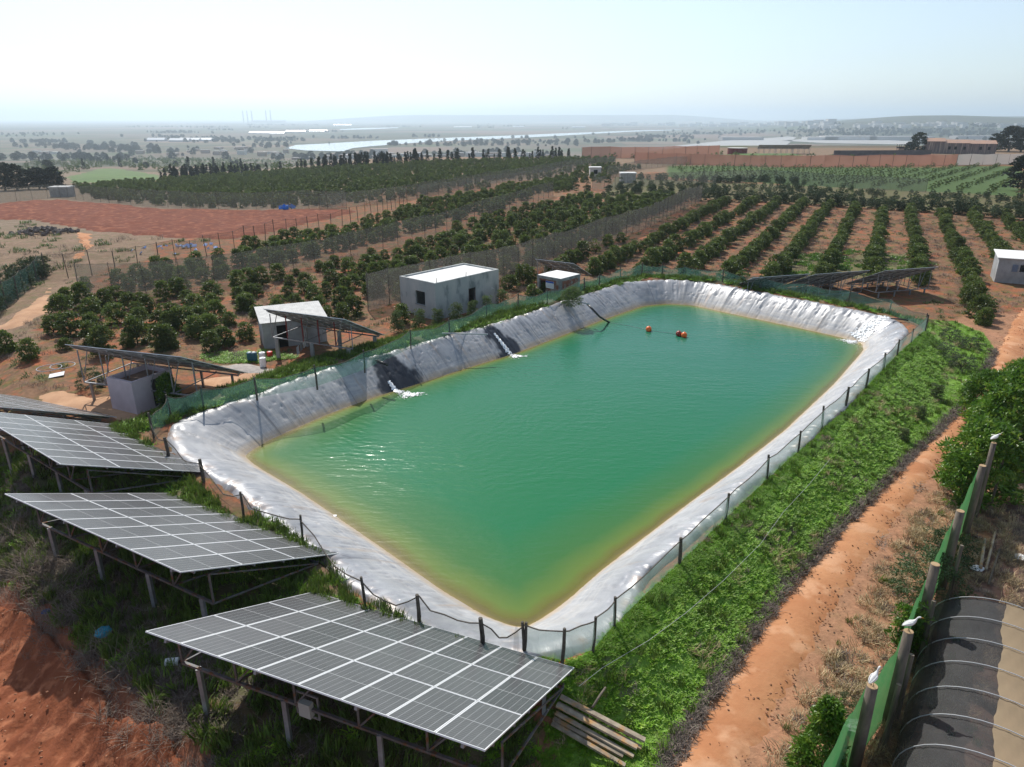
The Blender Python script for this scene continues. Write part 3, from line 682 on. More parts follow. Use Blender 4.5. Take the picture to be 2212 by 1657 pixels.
def crown_mesh(name, m, nclump=34, per=26, rx=1.0, hgt=2.2, base=.35, leaf=.20, aspect=.5, seed=1, cl=.36, shape='bush', stems=True, bark=None, flat=1.0, m2=None):
    rng = np.random.RandomState(seed); cs = []
    for i in range(nclump):
        a = rng.rand() * 2 * math.pi; u = rng.rand()
        z = base + (hgt - base) * u
        if shape == 'bush': rr = rx * math.sqrt(max(0, 1 - ((u - .38) / .64) ** 2)) * (.55 + .45 * rng.rand())
        elif shape == 'cone': rr = rx * (1 - u * .92) * (.5 + .5 * rng.rand())
        elif shape == 'column': rr = rx * (1 - .35 * u) * (.4 + .6 * rng.rand())
        else: rr = rx * math.sqrt(max(0, 1 - (u * .95) ** 2)) * (.3 + .7 * rng.rand())
        cs.append((rr * math.cos(a) * flat, rr * math.sin(a), z))
    cs = np.array(cs); cc = []; nn = []
    for c in cs:
        k = int(per * (.6 + .8 * rng.rand())); r = cl * (.7 + .7 * rng.rand()); d = rng.randn(k, 3); d /= np.linalg.norm(d, axis=1)[:, None]
        d[:, 2] = np.abs(d[:, 2]) * .8 - .15; cc.append(c + d * r * (.45 + .55 * rng.rand(k, 1))); out = c * np.array([1, 1, .5]); out = out / (np.linalg.norm(out) + .3); nn.append(d + out * .5)
    cc = np.vstack(cc); nn = np.vstack(nn); v, f = leaves(cc, nn, leaf, aspect, rng=rng)
    me = bpy.data.meshes.new(name)
    b = MB()
    me.from_pydata(v.tolist(), [], f.tolist()); me.materials.append(m)
    if m2 is not None:
        me.materials.append(m2); me.polygons.foreach_set('material_index', (rng.rand(len(f)) < .18).astype(int).tolist())
    me.update(); return me
def trunk_mesh(name, hgt=1.3, r=.05, n=5, spread=.6, seed=1):
    rng = random.Random(seed); b = MB(); b.tube([(0, 0, -.1), (.02, 0, hgt * .35)], [r * 1.3, r], 6)
    for i in range(n):
        a = 2 * math.pi * i / n + rng.random(); e = spread * (.5 + .5 * rng.random())
        b.tube([(0.02, 0, hgt * .3), (e * .5 * math.cos(a), e * .5 * math.sin(a), hgt * .65), (e * math.cos(a), e * math.sin(a), hgt * (.9 + .3 * rng.random()))], [r * .8, r * .55, r * .25], 5)
    return b.mesh(name, M['bark'])
def gn_scatter(name, P, sources, m=None, smin=.8, smax=1.2, kind='stuff', label=None, cat=None, seed=1, tilt=.12):
    """one object: copies of the source meshes standing on the given points"""
    me = bpy.data.meshes.new(name); me.from_pydata(np.asarray(P, float).tolist(), [], []); me.update()
    o = bpy.data.objects.new(name, me); C.objects.link(o)
    ng = bpy.data.node_groups.new(name, 'GeometryNodeTree'); ng.interface.new_socket('Geometry', in_out='INPUT', socket_type='NodeSocketGeometry'); ng.interface.new_socket('Geometry', in_out='OUTPUT', socket_type='NodeSocketGeometry')
    N = ng.nodes; K = ng.links; gi = N.new('NodeGroupInput'); go = N.new('NodeGroupOutput')
    jn = N.new('GeometryNodeJoinGeometry'); ns = len(sources)
    ri = N.new('FunctionNodeRandomValue'); ri.data_type = 'INT'; ri.inputs[4].default_value = 0; ri.inputs[5].default_value = ns - 1; ri.inputs[8].default_value = seed
    for k, sm in enumerate(sources):
        holder = SRC(sm)
        oi = N.new('GeometryNodeObjectInfo'); oi.inputs[0].default_value = holder; oi.transform_space = 'ORIGINAL'
        ip = N.new('GeometryNodeInstanceOnPoints'); K.new(gi.outputs[0], ip.inputs['Points']); K.new(oi.outputs['Geometry'], ip.inputs['Instance'])
        cmp = N.new('FunctionNodeCompare'); cmp.data_type = 'INT'; cmp.operation = 'EQUAL'; K.new(ri.outputs[2], cmp.inputs[2]); cmp.inputs[3].default_value = k; K.new(cmp.outputs[0], ip.inputs['Selection'])
        rv = N.new('FunctionNodeRandomValue'); rv.data_type = 'FLOAT_VECTOR'; rv.inputs[0].default_value = (-tilt, -tilt, 0); rv.inputs[1].default_value = (tilt, tilt, 6.283); rv.inputs[8].default_value = seed + 3; K.new(rv.outputs[0], ip.inputs['Rotation'])
        rs = N.new('FunctionNodeRandomValue'); rs.data_type = 'FLOAT'; rs.inputs[2].default_value = smin; rs.inputs[3].default_value = smax; rs.inputs[8].default_value = seed + 5; K.new(rs.outputs[1], ip.inputs['Scale'])
        K.new(ip.outputs[0], jn.inputs[0])
    K.new(jn.outputs[0], go.inputs[0])
    md = o.modifiers.new('scatter', 'NODES'); md.node_group = ng
    return tag(o, label, cat, None, kind)
_src = {}
def SRC(o): return o      # sources are objects already standing in the scene
def zoff(P2, dz=0.0):
    P2 = np.asarray(P2, float); z = h(P2[:, 0], P2[:, 1])
    k = (np.abs(P2[:, 0]) < 130) & (P2[:, 1] < 260)
    if k.any(): z[k] += fnoise(P2[k, 0], P2[k, 1], .22, 3.1) * .10
    return np.c_[P2[:, :2], z + dz]
def scatter_in(poly, dens, rng=RNG, mask=None):
    P = np.array([q[:2] for q in poly]); lo = P.min(0); hi = P.max(0); n = int(np.prod(hi - lo) * dens); q = lo + rng.rand(n, 2) * (hi - lo)
    k = inside(q[:, 0], q[:, 1], P); q = q[k]
    if mask is not None: q = q[mask(q)]
    return q

# ---------------------------------------------------------------- SOLAR ARRAYS
def panel_mesh(W, L):
    m, nt, p, out = nodes_of('solar_cells'); N = nt.nodes; K = nt.links
    tc = N.new('ShaderNodeTexCoord'); sp_ = N.new('ShaderNodeSeparateXYZ'); K.new(tc.outputs['Object'], sp_.inputs[0])
    def mth(op, a, b=0):
        mm = N.new('ShaderNodeMath'); mm.operation = op
        for i, x in enumerate((a, b)):
            if isinstance(x, (int, float)): mm.inputs[i].default_value = x
            else: K.new(x, mm.inputs[i])
        return mm.outputs[0]
    fx = mth('FRACT', mth('DIVIDE', mth('SUBTRACT', sp_.outputs[0], .02), (W - .04) / 6)); fy = mth('FRACT', mth('DIVIDE', mth('SUBTRACT', sp_.outputs[1], .02), (L - .04) / 24))
    lx = mth('LESS_THAN', mth('MINIMUM', fx, mth('SUBTRACT', 1, fx)), .028); ly = mth('LESS_THAN', mth('MINIMUM', fy, mth('SUBTRACT', 1, fy)), .035)
    mid = mth('LESS_THAN', mth('ABSOLUTE', mth('SUBTRACT', sp_.outputs[1], L / 2)), .014)
    ln = mth('MAXIMUM', mth('MULTIPLY', lx, .8), mth('MAXIMUM', mth('MULTIPLY', ly, .55), mid))
    nz = N.new('ShaderNodeTexNoise'); nz.inputs['Scale'].default_value = 1.3; K.new(tc.outputs['Object'], nz.inputs[0])
    cr_ = N.new('ShaderNodeMix'); cr_.data_type = 'RGBA'; cr_.inputs[6].default_value = (.066, .065, .068, 1); cr_.inputs[7].default_value = (.100, .097, .096, 1); K.new(nz.outputs[0], cr_.inputs[0])
    mx = N.new('ShaderNodeMix'); mx.data_type = 'RGBA'; K.new(ln, mx.inputs[0]); oi_ = N.new('ShaderNodeObjectInfo'); hv_ = N.new('ShaderNodeHueSaturation'); mr_ = N.new('ShaderNodeMapRange'); mr_.inputs[3].default_value = .8; mr_.inputs[4].default_value = 1.3; K.new(oi_.outputs['Random'], mr_.inputs[0]); K.new(mr_.outputs[0], hv_.inputs['Value']); K.new(cr_.outputs[2], hv_.inputs['Color']); K.new(hv_.outputs[0], mx.inputs[6]); mx.inputs[7].default_value = (.33, .33, .33, 1)
    K.new(mx.outputs[2], p.inputs['Base Color']); p.inputs['Roughness'].default_value = .27; p.inputs['Specular IOR Level'].default_value = .75
    b = MB(); t = .018
    b.box((W / 2, L / 2, -.004), (W - .03, L - .03, .010), mi=0)
    b.box((W / 2, L / 2, -.013), (W - .034, L - .034, .006), mi=2)
    for c, s in (((W / 2, .012, -.012), (W, .024, .036)), ((W / 2, L - .012, -.012), (W, .024, .036)), ((.012, L / 2, -.012), (.024, L - .048, .036)), ((W - .012, L / 2, -.012), (.024, L - .048, .036))): b.box(c, s, mi=1)
    return b.mesh('solar_panel', [m, M['alu'], M['backsheet']])
PANEL = panel_mesh(1.134, 2.278)
def solar_array(P0, a, b, nx, ny, W, L, label, legs='steel', struct='steel', group='ground mounted solar arrays', ground=None, red=(), legr=.1, chord=1.05, simple=False, legfrac=(.06, .36, .66, .94)):
    P0 = Vector(P0); a = Vector(a).normalized(); b = Vector(b); b = (b - a * b.dot(a)).normalized(); n = a.cross(b)
    if n.z < 0: n = -n
    g0 = hz(P0.x, P0.y); root = empty('solar_array', (P0.x, P0.y, g0), label, 'solar array', group)
    O = Vector((P0.x, P0.y, g0)); pw_ = W / nx; pl = L / ny
    rot = Matrix((a, b, n)).transposed().to_4x4()
    for i in range(nx):
        for j in range(ny):
            o = child('solar_panel', PANEL, root); q = P0 + a * (i * pw_ + .01) + b * (j * pl + .01) - O
            o.matrix_local = Matrix.Translation(q) @ rot @ Matrix.Diagonal(((pw_ - .02) / 1.134, (pl - .02) / 2.278, 1, 1))
    def pt(x, y, d): return P0 + a * x + b * y - n * d
    rails = MB()
    for j in range(ny):
        for f in (.22, .78): rails.bar(pt(0, (j + f) * pl, .065), pt(W, (j + f) * pl, .065), .045, .06)
    rails.build('rail', M['steel'], root)
    raf = MB(); xs = [W * f for f in legfrac]
    for x in xs: raf.bar(pt(x, .15, .135), pt(x, L - .15, .135), .07, .08)
    raf.build('rafter', M['steel'], root)
    ms = M[struct]; ys = (L * .15, L * .84)
    hb = Vector((b.x, b.y, 0)).normalized(); ha = Vector((a.x, a.y, 0)).normalized()
    zl = pt(0, ys[1], .18).z - .12
    tr = MB(); zc = min(pt(x, ys[0], .18).z for x in (0, W)) - chord
    zc = max(zc, g0 + .9) if not simple else zc
    zl2 = min(zc, zl)
    zn = zc if not simple else zl2
    A0 = pt(W * .0, ys[0], .18); A1 = pt(W, ys[0], .18); B0 = pt(0, ys[1], .18); B1 = pt(W, ys[1], .18)
    def low(p, z): return Vector((p.x, p.y, z))
    cA0, cA1, cB0, cB1 = low(A0, zn), low(A1, zn), low(B0, zl2), low(B1, zl2)
    tr.bar(cA0, cA1, .075, .075); tr.bar(cB0, cB1, .075, .075)
    nb_ = 5
    for k in range(nb_ + 1):
        f = k / nb_; p = cA0.lerp(cA1, f); q = A0.lerp(A1, f)
        if k in red:
            rb = MB(); rb.bar(p, q, .07); rb.build('strut', M['redsteel'], root)
        else: tr.bar(p, q, .055)
        if k < nb_: tr.bar(p, A0.lerp(A1, (k + .45) / nb_) , .04)
        p2 = cB0.lerp(cB1, f); q2 = B0.lerp(B1, f)
        if (q2 - p2).length > .1: tr.bar(p2, q2, .05)
        if k % 2 == 0 or not simple:
            tr.bar(p, p2, .05); mid_ = p.lerp(p2, .5); up_ = q.lerp(q2, .5); tr.bar(p2, q, .04) if k % 2 else tr.bar(mid_, up_, .045)
    tr.build('truss', ms, root)
    for x in legfrac:
        for c0, c1 in ((cA0, cA1), (cB0, cB1)):
            p = c0.lerp(c1, x); gz = hz(p.x, p.y) if ground is None else ground
            if p.z - gz < .15: continue
            lb = MB()
            if legs == 'steel': lb.bar((p.x, p.y, gz - .2), (p.x, p.y, p.z), .15, .11)
            else: lb.bar((p.x, p.y, gz - .2), (p.x, p.y, p.z - .04), .24, .24)
            lb.build('leg', M['steel'] if legs == 'steel' else M['concrete'], root)
    return root
def ab(az, tilt, tw=0.0):
    az, tl, tw = R(az), R(tilt), R(tw); a = Vector((math.cos(az) * math.cos(tw), math.sin(az) * math.cos(tw), math.sin(tw)))
    return a, Vector((-math.sin(az) * math.cos(tl), math.cos(az) * math.cos(tl), -math.sin(tl)))
G1 = 'solar arrays beside the near end of the reservoir'
for P0, az, tl, lab in (((-9.13, 14.38, 5.05), -22.5, 26.7, 'large solar array nearest the camera, right of the furrowed red soil'),
                        ((-17.63, 21.75, 4.79), -29.3, 25.9, 'large solar array second from the camera, wholly in view above dark brush'),
                        ((-24.8, 29.91, 4.58), -36.3, 25.7, 'large solar array third from the camera, its upper left corner cut by the left edge'),
                        ((-32.4, 34.8, 4.02), -22.5, 26.0, 'shallow angled solar array in front of the mauve hut, its left end out of frame')):
    a, b = ab(az, tl); fa = P0[0] < -30; solar_array(P0, a, b, 8, 3, 8.6 if fa else 9.3, 6.4 if fa else 6.95, lab, struct='steeldark', group=G1)
a, b = ab(-16.6, 27.4); solar_array((-26.2, 39.75, 4.6), a, b, 8, 3, 8.2, 6.1, 'solar array on thin steel legs standing over the mauve hut', group='solar arrays seen from below', simple=True, chord=1.7)
a, b = ab(-23.4, 27.1); solar_array((-17.3, 48.0, 4.6), a, b, 6, 3, 6.85, 5.1, 'solar array with red struts on concrete columns in front of the white roofed hut', legs='concrete', group='solar arrays seen from below', red=(1, 2, 3, 4), simple=True, chord=1.6, legfrac=(.05, .5, .95))
a, b = ab(-32.4, 24.5); solar_array((2.3, 71.2, 3.75), a, b, 4, 2, 4.4, 4.4, 'small solar array mounted on the roof of the brick pump hut', simple=True, chord=.35, ground=3.0, group='solar arrays seen from below', legfrac=(.1, .9))
# three stepped arrays behind the far bank (parallelograms measured at their corners)
def qq(x, y): return (1589.8 + .20832 * x, 564.5 + .20832 * y)
aq, bq = ab(17.0, 25.0)
for cn, zt, lab in ((qq(1550, 95), 3.6, 'rightmost and highest of three stepped solar arrays behind the far bank'),
                    (qq(820, 133), 3.35, 'middle one of three stepped solar arrays behind the far bank'),
                    (qq(180, 170), 3.1, 'leftmost and lowest of three stepped solar arrays behind the far bank')):
    q = atz(*cn, zt); solar_array((q[0], q[1], zt), aq, bq, 6, 3, 6.3, 5.6, lab, group='stepped arrays behind the far bank', simple=True, chord=1.4, struct='steel')

# ---------------------------------------------------------------- BUILDINGS
def frame2(px, z): p = atz(*px, z); return p
def house_box(root, c0, ux, uy, W, D, z0, z1, m, th=.18, name='wall', openings=()):
    """four walls; openings = (side, x0, x1, zlow, zhigh); side 0: front (ux), 1: left end (uy)"""
    def wall(p, d, n, Lw, ops):
        b = MB(); xs = sorted({0, Lw, *[o_[0] for o_ in ops], *[o_[1] for o_ in ops]})
        for x0, x1 in zip(xs[:-1], xs[1:]):
            segs = [(z0, z1)]
            for o_ in ops:
                if o_[0] <= x0 + 1e-6 and x1 <= o_[1] + 1e-6:
                    ns_ = []
                    for a_, b_ in segs:
                        if o_[2] > a_: ns_.append((a_, min(b_, o_[2])))
                        if o_[3] < b_: ns_.append((max(a_, o_[3]), b_))
                    segs = ns_
            for a_, b_ in segs:
                c = p + d * ((x0 + x1) / 2) + n * (th / 2); b.box((c.x, c.y, (a_ + b_) / 2), (x1 - x0, th, b_ - a_), (d, n, Vector((0, 0, 1))))
        return b.build(name, m, root)
    P = Vector((c0[0], c0[1], 0)); ux = Vector((*ux, 0)); uy = Vector((*uy, 0))
    wall(P, ux, uy, W, [o_[1:] for o_ in openings if o_[0] == 0]); wall(P + uy * (D - th), ux, uy, W, [])
    wall(P + uy * th, uy, ux, D - 2 * th, [(o_[1] - th, o_[2] - th, o_[3], o_[4]) for o_ in openings if o_[0] == 1]); wall(P + ux * (W - th) + uy * th, uy, ux, D - 2 * th, [])
def unit(v): v = np.array(v, float); return v / np.linalg.norm(v)
# concrete house: near corner C0 (front edge), door wall runs right, window wall runs left
zt = 4.03
C0 = atz(939.4, 612.3, zt); Cr = atz(1077.4, 581.3, zt); Cl = atz(861.3, 596.7, zt)
ux = unit(Cr - C0); uy = unit(Cl - C0); uy = unit(uy - ux * (uy @ ux)); Wh = np.linalg.norm(Cr - C0); Dh = abs((Cl - C0) @ uy)
gz_ = .55
root = empty('concrete_house', (C0[0], C0[1], gz_), 'bare grey concrete house with bright white flat roof behind the left bank', 'house')
house_box(root, C0, ux, uy, Wh, Dh, gz_ - .4, zt, M['render_grey'], openings=[(0, Wh * .5, Wh * .5 + .85, .85, 2.88), (1, Dh * .29, Dh * .29 + 1.2, 1.92, 3.08), (1, Dh * .62, Dh * .62 + .7, gz_, .95)])
U3 = Vector((*ux, 0)); V3 = Vector((*uy, 0)); Pc = Vector((C0[0], C0[1], 0))
b = MB(); cc_ = Pc + U3 * (Wh / 2) + V3 * (Dh / 2); b.box((cc_.x, cc_.y, zt - .20), (Wh - .36, Dh - .36, .14), (U3, V3, Vector((0, 0, 1)))); b.build('roof', M['roof_white'], root)
b = MB(); b.box((cc_.x, cc_.y, 1.0), (Wh - .4, Dh - .4, .12), (U3, V3, Vector((0, 0, 1)))); b.build('floor', M['concrete'], root)
for f in (.02, .46):
    b = MB()
    for k in range(3): q = Pc + U3 * (Wh * f + .08 + k * .07) + V3 * (.10 + .03 * k); b.bar((q.x, q.y, zt - .1), (q.x + .03, q.y, zt + .38), .018)
    b.build('rebar', M['twig'], root)
b = MB(); q = Pc + U3 * (Wh * .5 + .425) + V3 * .02; b.box((q.x, q.y, 2.8), (.06, .05, 2.1), (U3, V3, Vector((0, 0, 1)))); 
for dx in (-.40, .40): qd = q + U3 * dx; b.box((qd.x, qd.y, 1.86), (.05, .08, 2.0), (U3, V3, Vector((0, 0, 1))))
b.v = b.v[8:]; b.f = [tuple(i - 8 for i in f) for f in b.f[6:]]; b.mi = b.mi[6:]
b.build('door_frame', mat('rusty_door_frame', (.10, .05, .035), (.06, .035, .03), 5, .8), root)
b = MB(); q = Pc + V3 * (Dh * .29 + .6) + U3 * .09
for dz in (1.95, 3.05): b.box((q.x, q.y, dz), (.04, 1.18, .04), (U3, V3, Vector((0, 0, 1))))
b.build('window_frame', M['dark'], root)
b = MB(); q = Pc + V3 * (Dh * .29 + .6) - U3 * .03; b.box((q.x, q.y, 1.88), (.10, 1.32, .06), (U3, V3, Vector((0, 0, 1)))); b.build('window_sill', M['concrete'], root)
b = MB()
for k in range(5): q = Pc + U3 * (Wh * .875 + (k % 3) * .13) - V3 * .004; b.box((q.x, q.y, 2.35 + .12 * (k // 3)), (.09, .006, .025), (U3, V3, Vector((0, 0, 1))))
b.build('wall_scribble', M['white'], root)
# mauve hut under the array
zt = 2.85; gz_ = .9
Cl = atz(222, 817, zt); C0 = atz(283.4, 827, zt)
Cr = atz(370.5, 796.2, zt); ux = unit(Cr - C0); uy = unit(Cl - C0); uy = unit(uy - ux * (uy @ ux)); Wm = float(np.linalg.norm(Cr - C0)); Dm = float(abs((Cl - C0) @ uy))
root = empty('mauve_hut', (C0[0], C0[1], gz_), 'small mauve painted hut with open sunken roof under the solar array', 'hut')
house_box(root, C0, ux, uy, Wm, Dm, gz_ - .5, zt, M['pinkwall'], openings=[(0, Wm * .45, Wm * .45 + .8, gz_, 2.6)])
U3 = Vector((*ux, 0)); V3 = Vector((*uy, 0)); Pc = Vector((C0[0], C0[1], 0)); cc_ = Pc + U3 * (Wm / 2) + V3 * (Dm / 2)
b = MB(); b.box((cc_.x, cc_.y, zt - .35), (Wm - .36, Dm - .36, .12), (U3, V3, Vector((0, 0, 1)))); b.build('roof', mat('dirty_roof', (.30, .20, .15), (.18, .13, .10), 2, .95), root)
b = MB(); q = Pc + U3 * (Wm * .45 + .4) + V3 * .12; b.box((q.x, q.y, 1.75), (.78, .04, 1.7), (U3, V3, Vector((0, 0, 1)))); b.build('door', mat('grey_hut_door', (.10, .10, .10), rough=.8), root)
# hut with sloping sheet roof
zt = 2.8; gz_ = .75
C0 = atz(565, 698.5, zt); Cr = atz(702, 684, zt); ux = unit(Cr - C0); uy = np.array([-ux[1], ux[0]]); Ww = float(np.linalg.norm(Cr - C0)); Dw = 3.4
root = empty('white_roofed_hut', (C0[0], C0[1], gz_), 'grey cement hut with pale corrugated sheet roof behind the array with red struts', 'hut')
house_box(root, C0, ux, uy, Ww, Dw, gz_ - .4, zt, M['greywall'], openings=[(0, 1.0, 1.75, gz_, 2.5)])
U3 = Vector((*ux, 0)); V3 = Vector((*uy, 0)); Pc = Vector((C0[0], C0[1], 0))
b = MB(); nst = 60
for k in range(nst):
    x0 = -.15 + (Ww + .3) * k / nst; x1 = -.15 + (Ww + .3) * (k + 1) / nst; zz = [.02 + .012 * (k % 2), .02 + .012 * ((k + 1) % 2)]
    qs = [Pc + U3 * x0 - V3 * .25, Pc + U3 * x1 - V3 * .25, Pc + U3 * x1 + V3 * (Dw + .1), Pc + U3 * x0 + V3 * (Dw + .1)]
    b.add([(qs[0].x, qs[0].y, zt + .02 + zz[0]), (qs[1].x, qs[1].y, zt + .02 + zz[1]), (qs[2].x, qs[2].y, zt + .42 + zz[1]), (qs[3].x, qs[3].y, zt + .42 + zz[0])], [(0, 1, 2, 3)])
o = b.build('roof', M['corrug'], root); sm = o.modifiers.new('thick', 'SOLIDIFY'); sm.thickness = .03
b = MB(); q = Pc + U3 * 1.375 + V3 * .10; b.box((q.x, q.y, 1.6), (.72, .04, 1.7), (U3, V3, Vector((0, 0, 1)))); b.build('door', M['dark'], root)
# gable fillers
b = MB()
for xx in (.09, Ww - .09):
    q0 = Pc + U3 * xx; q1 = q0 + V3 * (Dw - .02)
    for s_ in (-.088, .088): pass
    u_ = U3 * .088; b.add([tuple(q0 - u_ + Vector((0, 0, zt))), tuple(q0 + u_ + Vector((0, 0, zt))), tuple(q1 + u_ + Vector((0, 0, zt))), tuple(q1 - u_ + Vector((0, 0, zt))), tuple(q1 + u_ + Vector((0, 0, zt + .40))), tuple(q1 - u_ + Vector((0, 0, zt + .40)))], [(0, 3, 5), (1, 4, 2), (2, 4, 5, 3), (0, 5, 4, 1)])
b.build('gable', M['greywall'], root)
# brick pump hut
zt = 3.2; gz_ = 1.0
C0 = atz(1211.5, 603, zt); Cl = atz(1161.5, 594, zt); Cr = atz(1249.5, 592, zt); ux = unit(C0 - Cl); uy = unit(Cr - C0); uy = unit(uy - ux * (uy @ ux)); Wb = float(np.linalg.norm(C0 - Cl)); Db = float(abs((Cr - C0) @ uy))
root = empty('brick_hut', (Cl[0], Cl[1], gz_), 'small brick and concrete pump hut with white roof slab and open doorway', 'hut')
house_box(root, Cl, ux, uy, Wb, Db, gz_ - .3, zt - .25, M['brickred'], openings=[(0, .12, .95, gz_, 2.8)])
U3 = Vector((*ux, 0)); V3 = Vector((*uy, 0)); Pc = Vector((Cl[0], Cl[1], 0)); cc_ = Pc + U3 * (Wb / 2) + V3 * (Db / 2)
b = MB(); b.box((cc_.x, cc_.y, zt - .12), (Wb + .08, Db + .08, .26), (U3, V3, Vector((0, 0, 1)))); b.build('roof', M['concrete'], root)
b = MB(); b.box((cc_.x, cc_.y, zt + .02), (Wb, Db, .03), (U3, V3, Vector((0, 0, 1)))); b.build('roof_screed', M['roof_white'], root)
for fx in (-.02, Wb - .22):
    for fy in (-.02, Db - .2): b = MB(); q = Pc + U3 * (fx + .12) + V3 * (fy + .11); b.box((q.x, q.y, (gz_ + zt - .25) / 2), (.26, .26, zt - .25 - gz_), (U3, V3, Vector((0, 0, 1)))); b.build('pillar', M['concrete'], root)
q = Pc + U3 * (Wb * .55) - V3 * .05; sgn = empty('wall_sign', (q.x, q.y, 2.45), 'blue and white sign board fixed to the brick hut', 'sign')
b = MB(); b.box((q.x, q.y, 2.50), (.95, .03, .66), (U3, V3, Vector((0, 0, 1)))); b.build('board', M['white'], sgn)
b = MB(); q2 = q - V3 * .02; b.box((q2.x, q2.y, 2.74), (.93, .012, .16), (U3, V3, Vector((0, 0, 1)))); b.build('header_band', mat('sign_blue', (.03, .10, .45), rough=.5), sgn)
b = MB()
for k in range(4):
    for j in range(3): q3 = q - V3 * .019 + U3 * (-.3 + .2 * k); b.box((q3.x, q3.y, 2.56 - .12 * j), (.15, .008, .022), (U3, V3, Vector((0, 0, 1))))
b.build('writing', mat('sign_grey', (.25, .28, .4), rough=.6), sgn)
# shed at the right edge of the orchard
zt = 3.1; gz_ = .8
C0 = atz(2160, 557, zt); ux = unit(atz(2250, 563, zt) - C0); uy = np.array([-ux[1], ux[0]]); root = empty('grey_shed', (C0[0], C0[1], gz_), 'grey block shed with white sheet roof and shuttered window at the right edge', 'shed')
sc_ = 1.0; house_box(root, C0, ux, uy, 7.0, 3.2, gz_ - .4, zt, M['greywall'], openings=[(0, 2.0, 3.1, 1.75, 2.5)])
U3 = Vector((*ux, 0)); V3 = Vector((*uy, 0)); Pc = Vector((C0[0], C0[1], 0)); cc_ = Pc + U3 * 3.5 + V3 * 1.6
vv = [Pc - U3 * .2 - V3 * .2, Pc + U3 * 7.2 - V3 * .2, Pc + U3 * 7.2 + V3 * 3.4, Pc - U3 * .2 + V3 * 3.4]; b = MB(); b.add([(vv[0].x, vv[0].y, zt + .06), (vv[1].x, vv[1].y, zt + .06), (vv[2].x, vv[2].y, zt + .4), (vv[3].x, vv[3].y, zt + .4)], [(0, 1, 2, 3)]); o = b.build('roof', M['roof_white'], root); sm = o.modifiers.new('thick', 'SOLIDIFY'); sm.thickness = .08
for xx in (1.55, 3.35): b = MB(); q = Pc + U3 * xx - V3 * .04; b.box((q.x, q.y, 2.12), (.5, .04, .75), (U3, V3, Vector((0, 0, 1)))); b.build('shutter', mat('blue_grey_shutter', (.16, .20, .27), rough=.7), root)
b = MB(); q = Pc + U3 * 5.3 - V3 * 2.6
b.add([(q.x - 2, q.y - .6, 2.0), (q.x + 2.2, q.y - 1.4, 1.9), (q.x + 2.6, q.y + 1.2, 2.6), (q.x - 1.4, q.y + 1.6, 2.7)], [(0, 1, 2, 3)]); o = b.build('lean_to_roof', M['plank'], root); sm = o.modifiers.new('thick', 'SOLIDIFY'); sm.thickness = .06
b = MB(); [b.tube([(q.x + dx, q.y + dy, .3), (q.x + dx, q.y + dy, 2.05)], .05, 6) for dx, dy in ((-1.9, -.5), (2.1, -1.3))]; b.build('lean_to_post', M['wood'], root)

# ---------------------------------------------------------------- FENCES
def net_mat(name, col, alpha, col2=None, weave=None, tr=.35):
    m, nt, p, out = nodes_of(name); N = nt.nodes; K = nt.links; g = N.new('ShaderNodeNewGeometry')
    n = N.new('ShaderNodeTexNoise'); n.inputs['Scale'].default_value = 1.6; n.inputs['Detail'].default_value = 4; K.new(g.outputs['Position'], n.inputs[0])
    mx = N.new('ShaderNodeMix'); mx.data_type = 'RGBA'; mx.inputs[6].default_value = (*col, 1); mx.inputs[7].default_value = (*(col2 or tuple(c * .7 for c in col)), 1); K.new(n.outputs[0], mx.inputs[0])
    K.new(mx.outputs[2], p.inputs['Base Color']); p.inputs['Roughness'].default_value = .7; p.inputs['Specular IOR Level'].default_value = .2
    tl_ = N.new('ShaderNodeBsdfTranslucent'); K.new(mx.outputs[2], tl_.inputs[0]); m1 = N.new('ShaderNodeMixShader'); m1.inputs[0].default_value = tr; K.new(p.outputs[0], m1.inputs[1]); K.new(tl_.outputs[0], m1.inputs[2])
    tp = N.new('ShaderNodeBsdfTransparent'); m2 = N.new('ShaderNodeMixShader'); r = N.new('ShaderNodeMapRange'); r.inputs[3].default_value = max(0, alpha - .12); r.inputs[4].default_value = min(1, alpha + .12); K.new(n.outputs[0], r.inputs[0]); K.new(r.outputs[0], m2.inputs[0])
    K.new(tp.outputs[0], m2.inputs[1]); K.new(m1.outputs[0], m2.inputs[2]); K.new(m2.outputs[0], out.inputs[0]); return m
NETG = net_mat('green_garden_net', (.10, .26, .20), .42, (.16, .30, .24))
NETP = net_mat('pale_green_net', (.26, .38, .32), .52, (.36, .46, .42))
NETB = net_mat('brown_windbreak_net', (.17, .16, .14), .62)
NETL = net_mat('grey_windbreak_net', (.17, .17, .15), .44)
NETR = net_mat('red_brown_net', (.42, .20, .14), .85, (.34, .17, .12))
NETW = net_mat('white_net', (.55, .52, .49), .85)
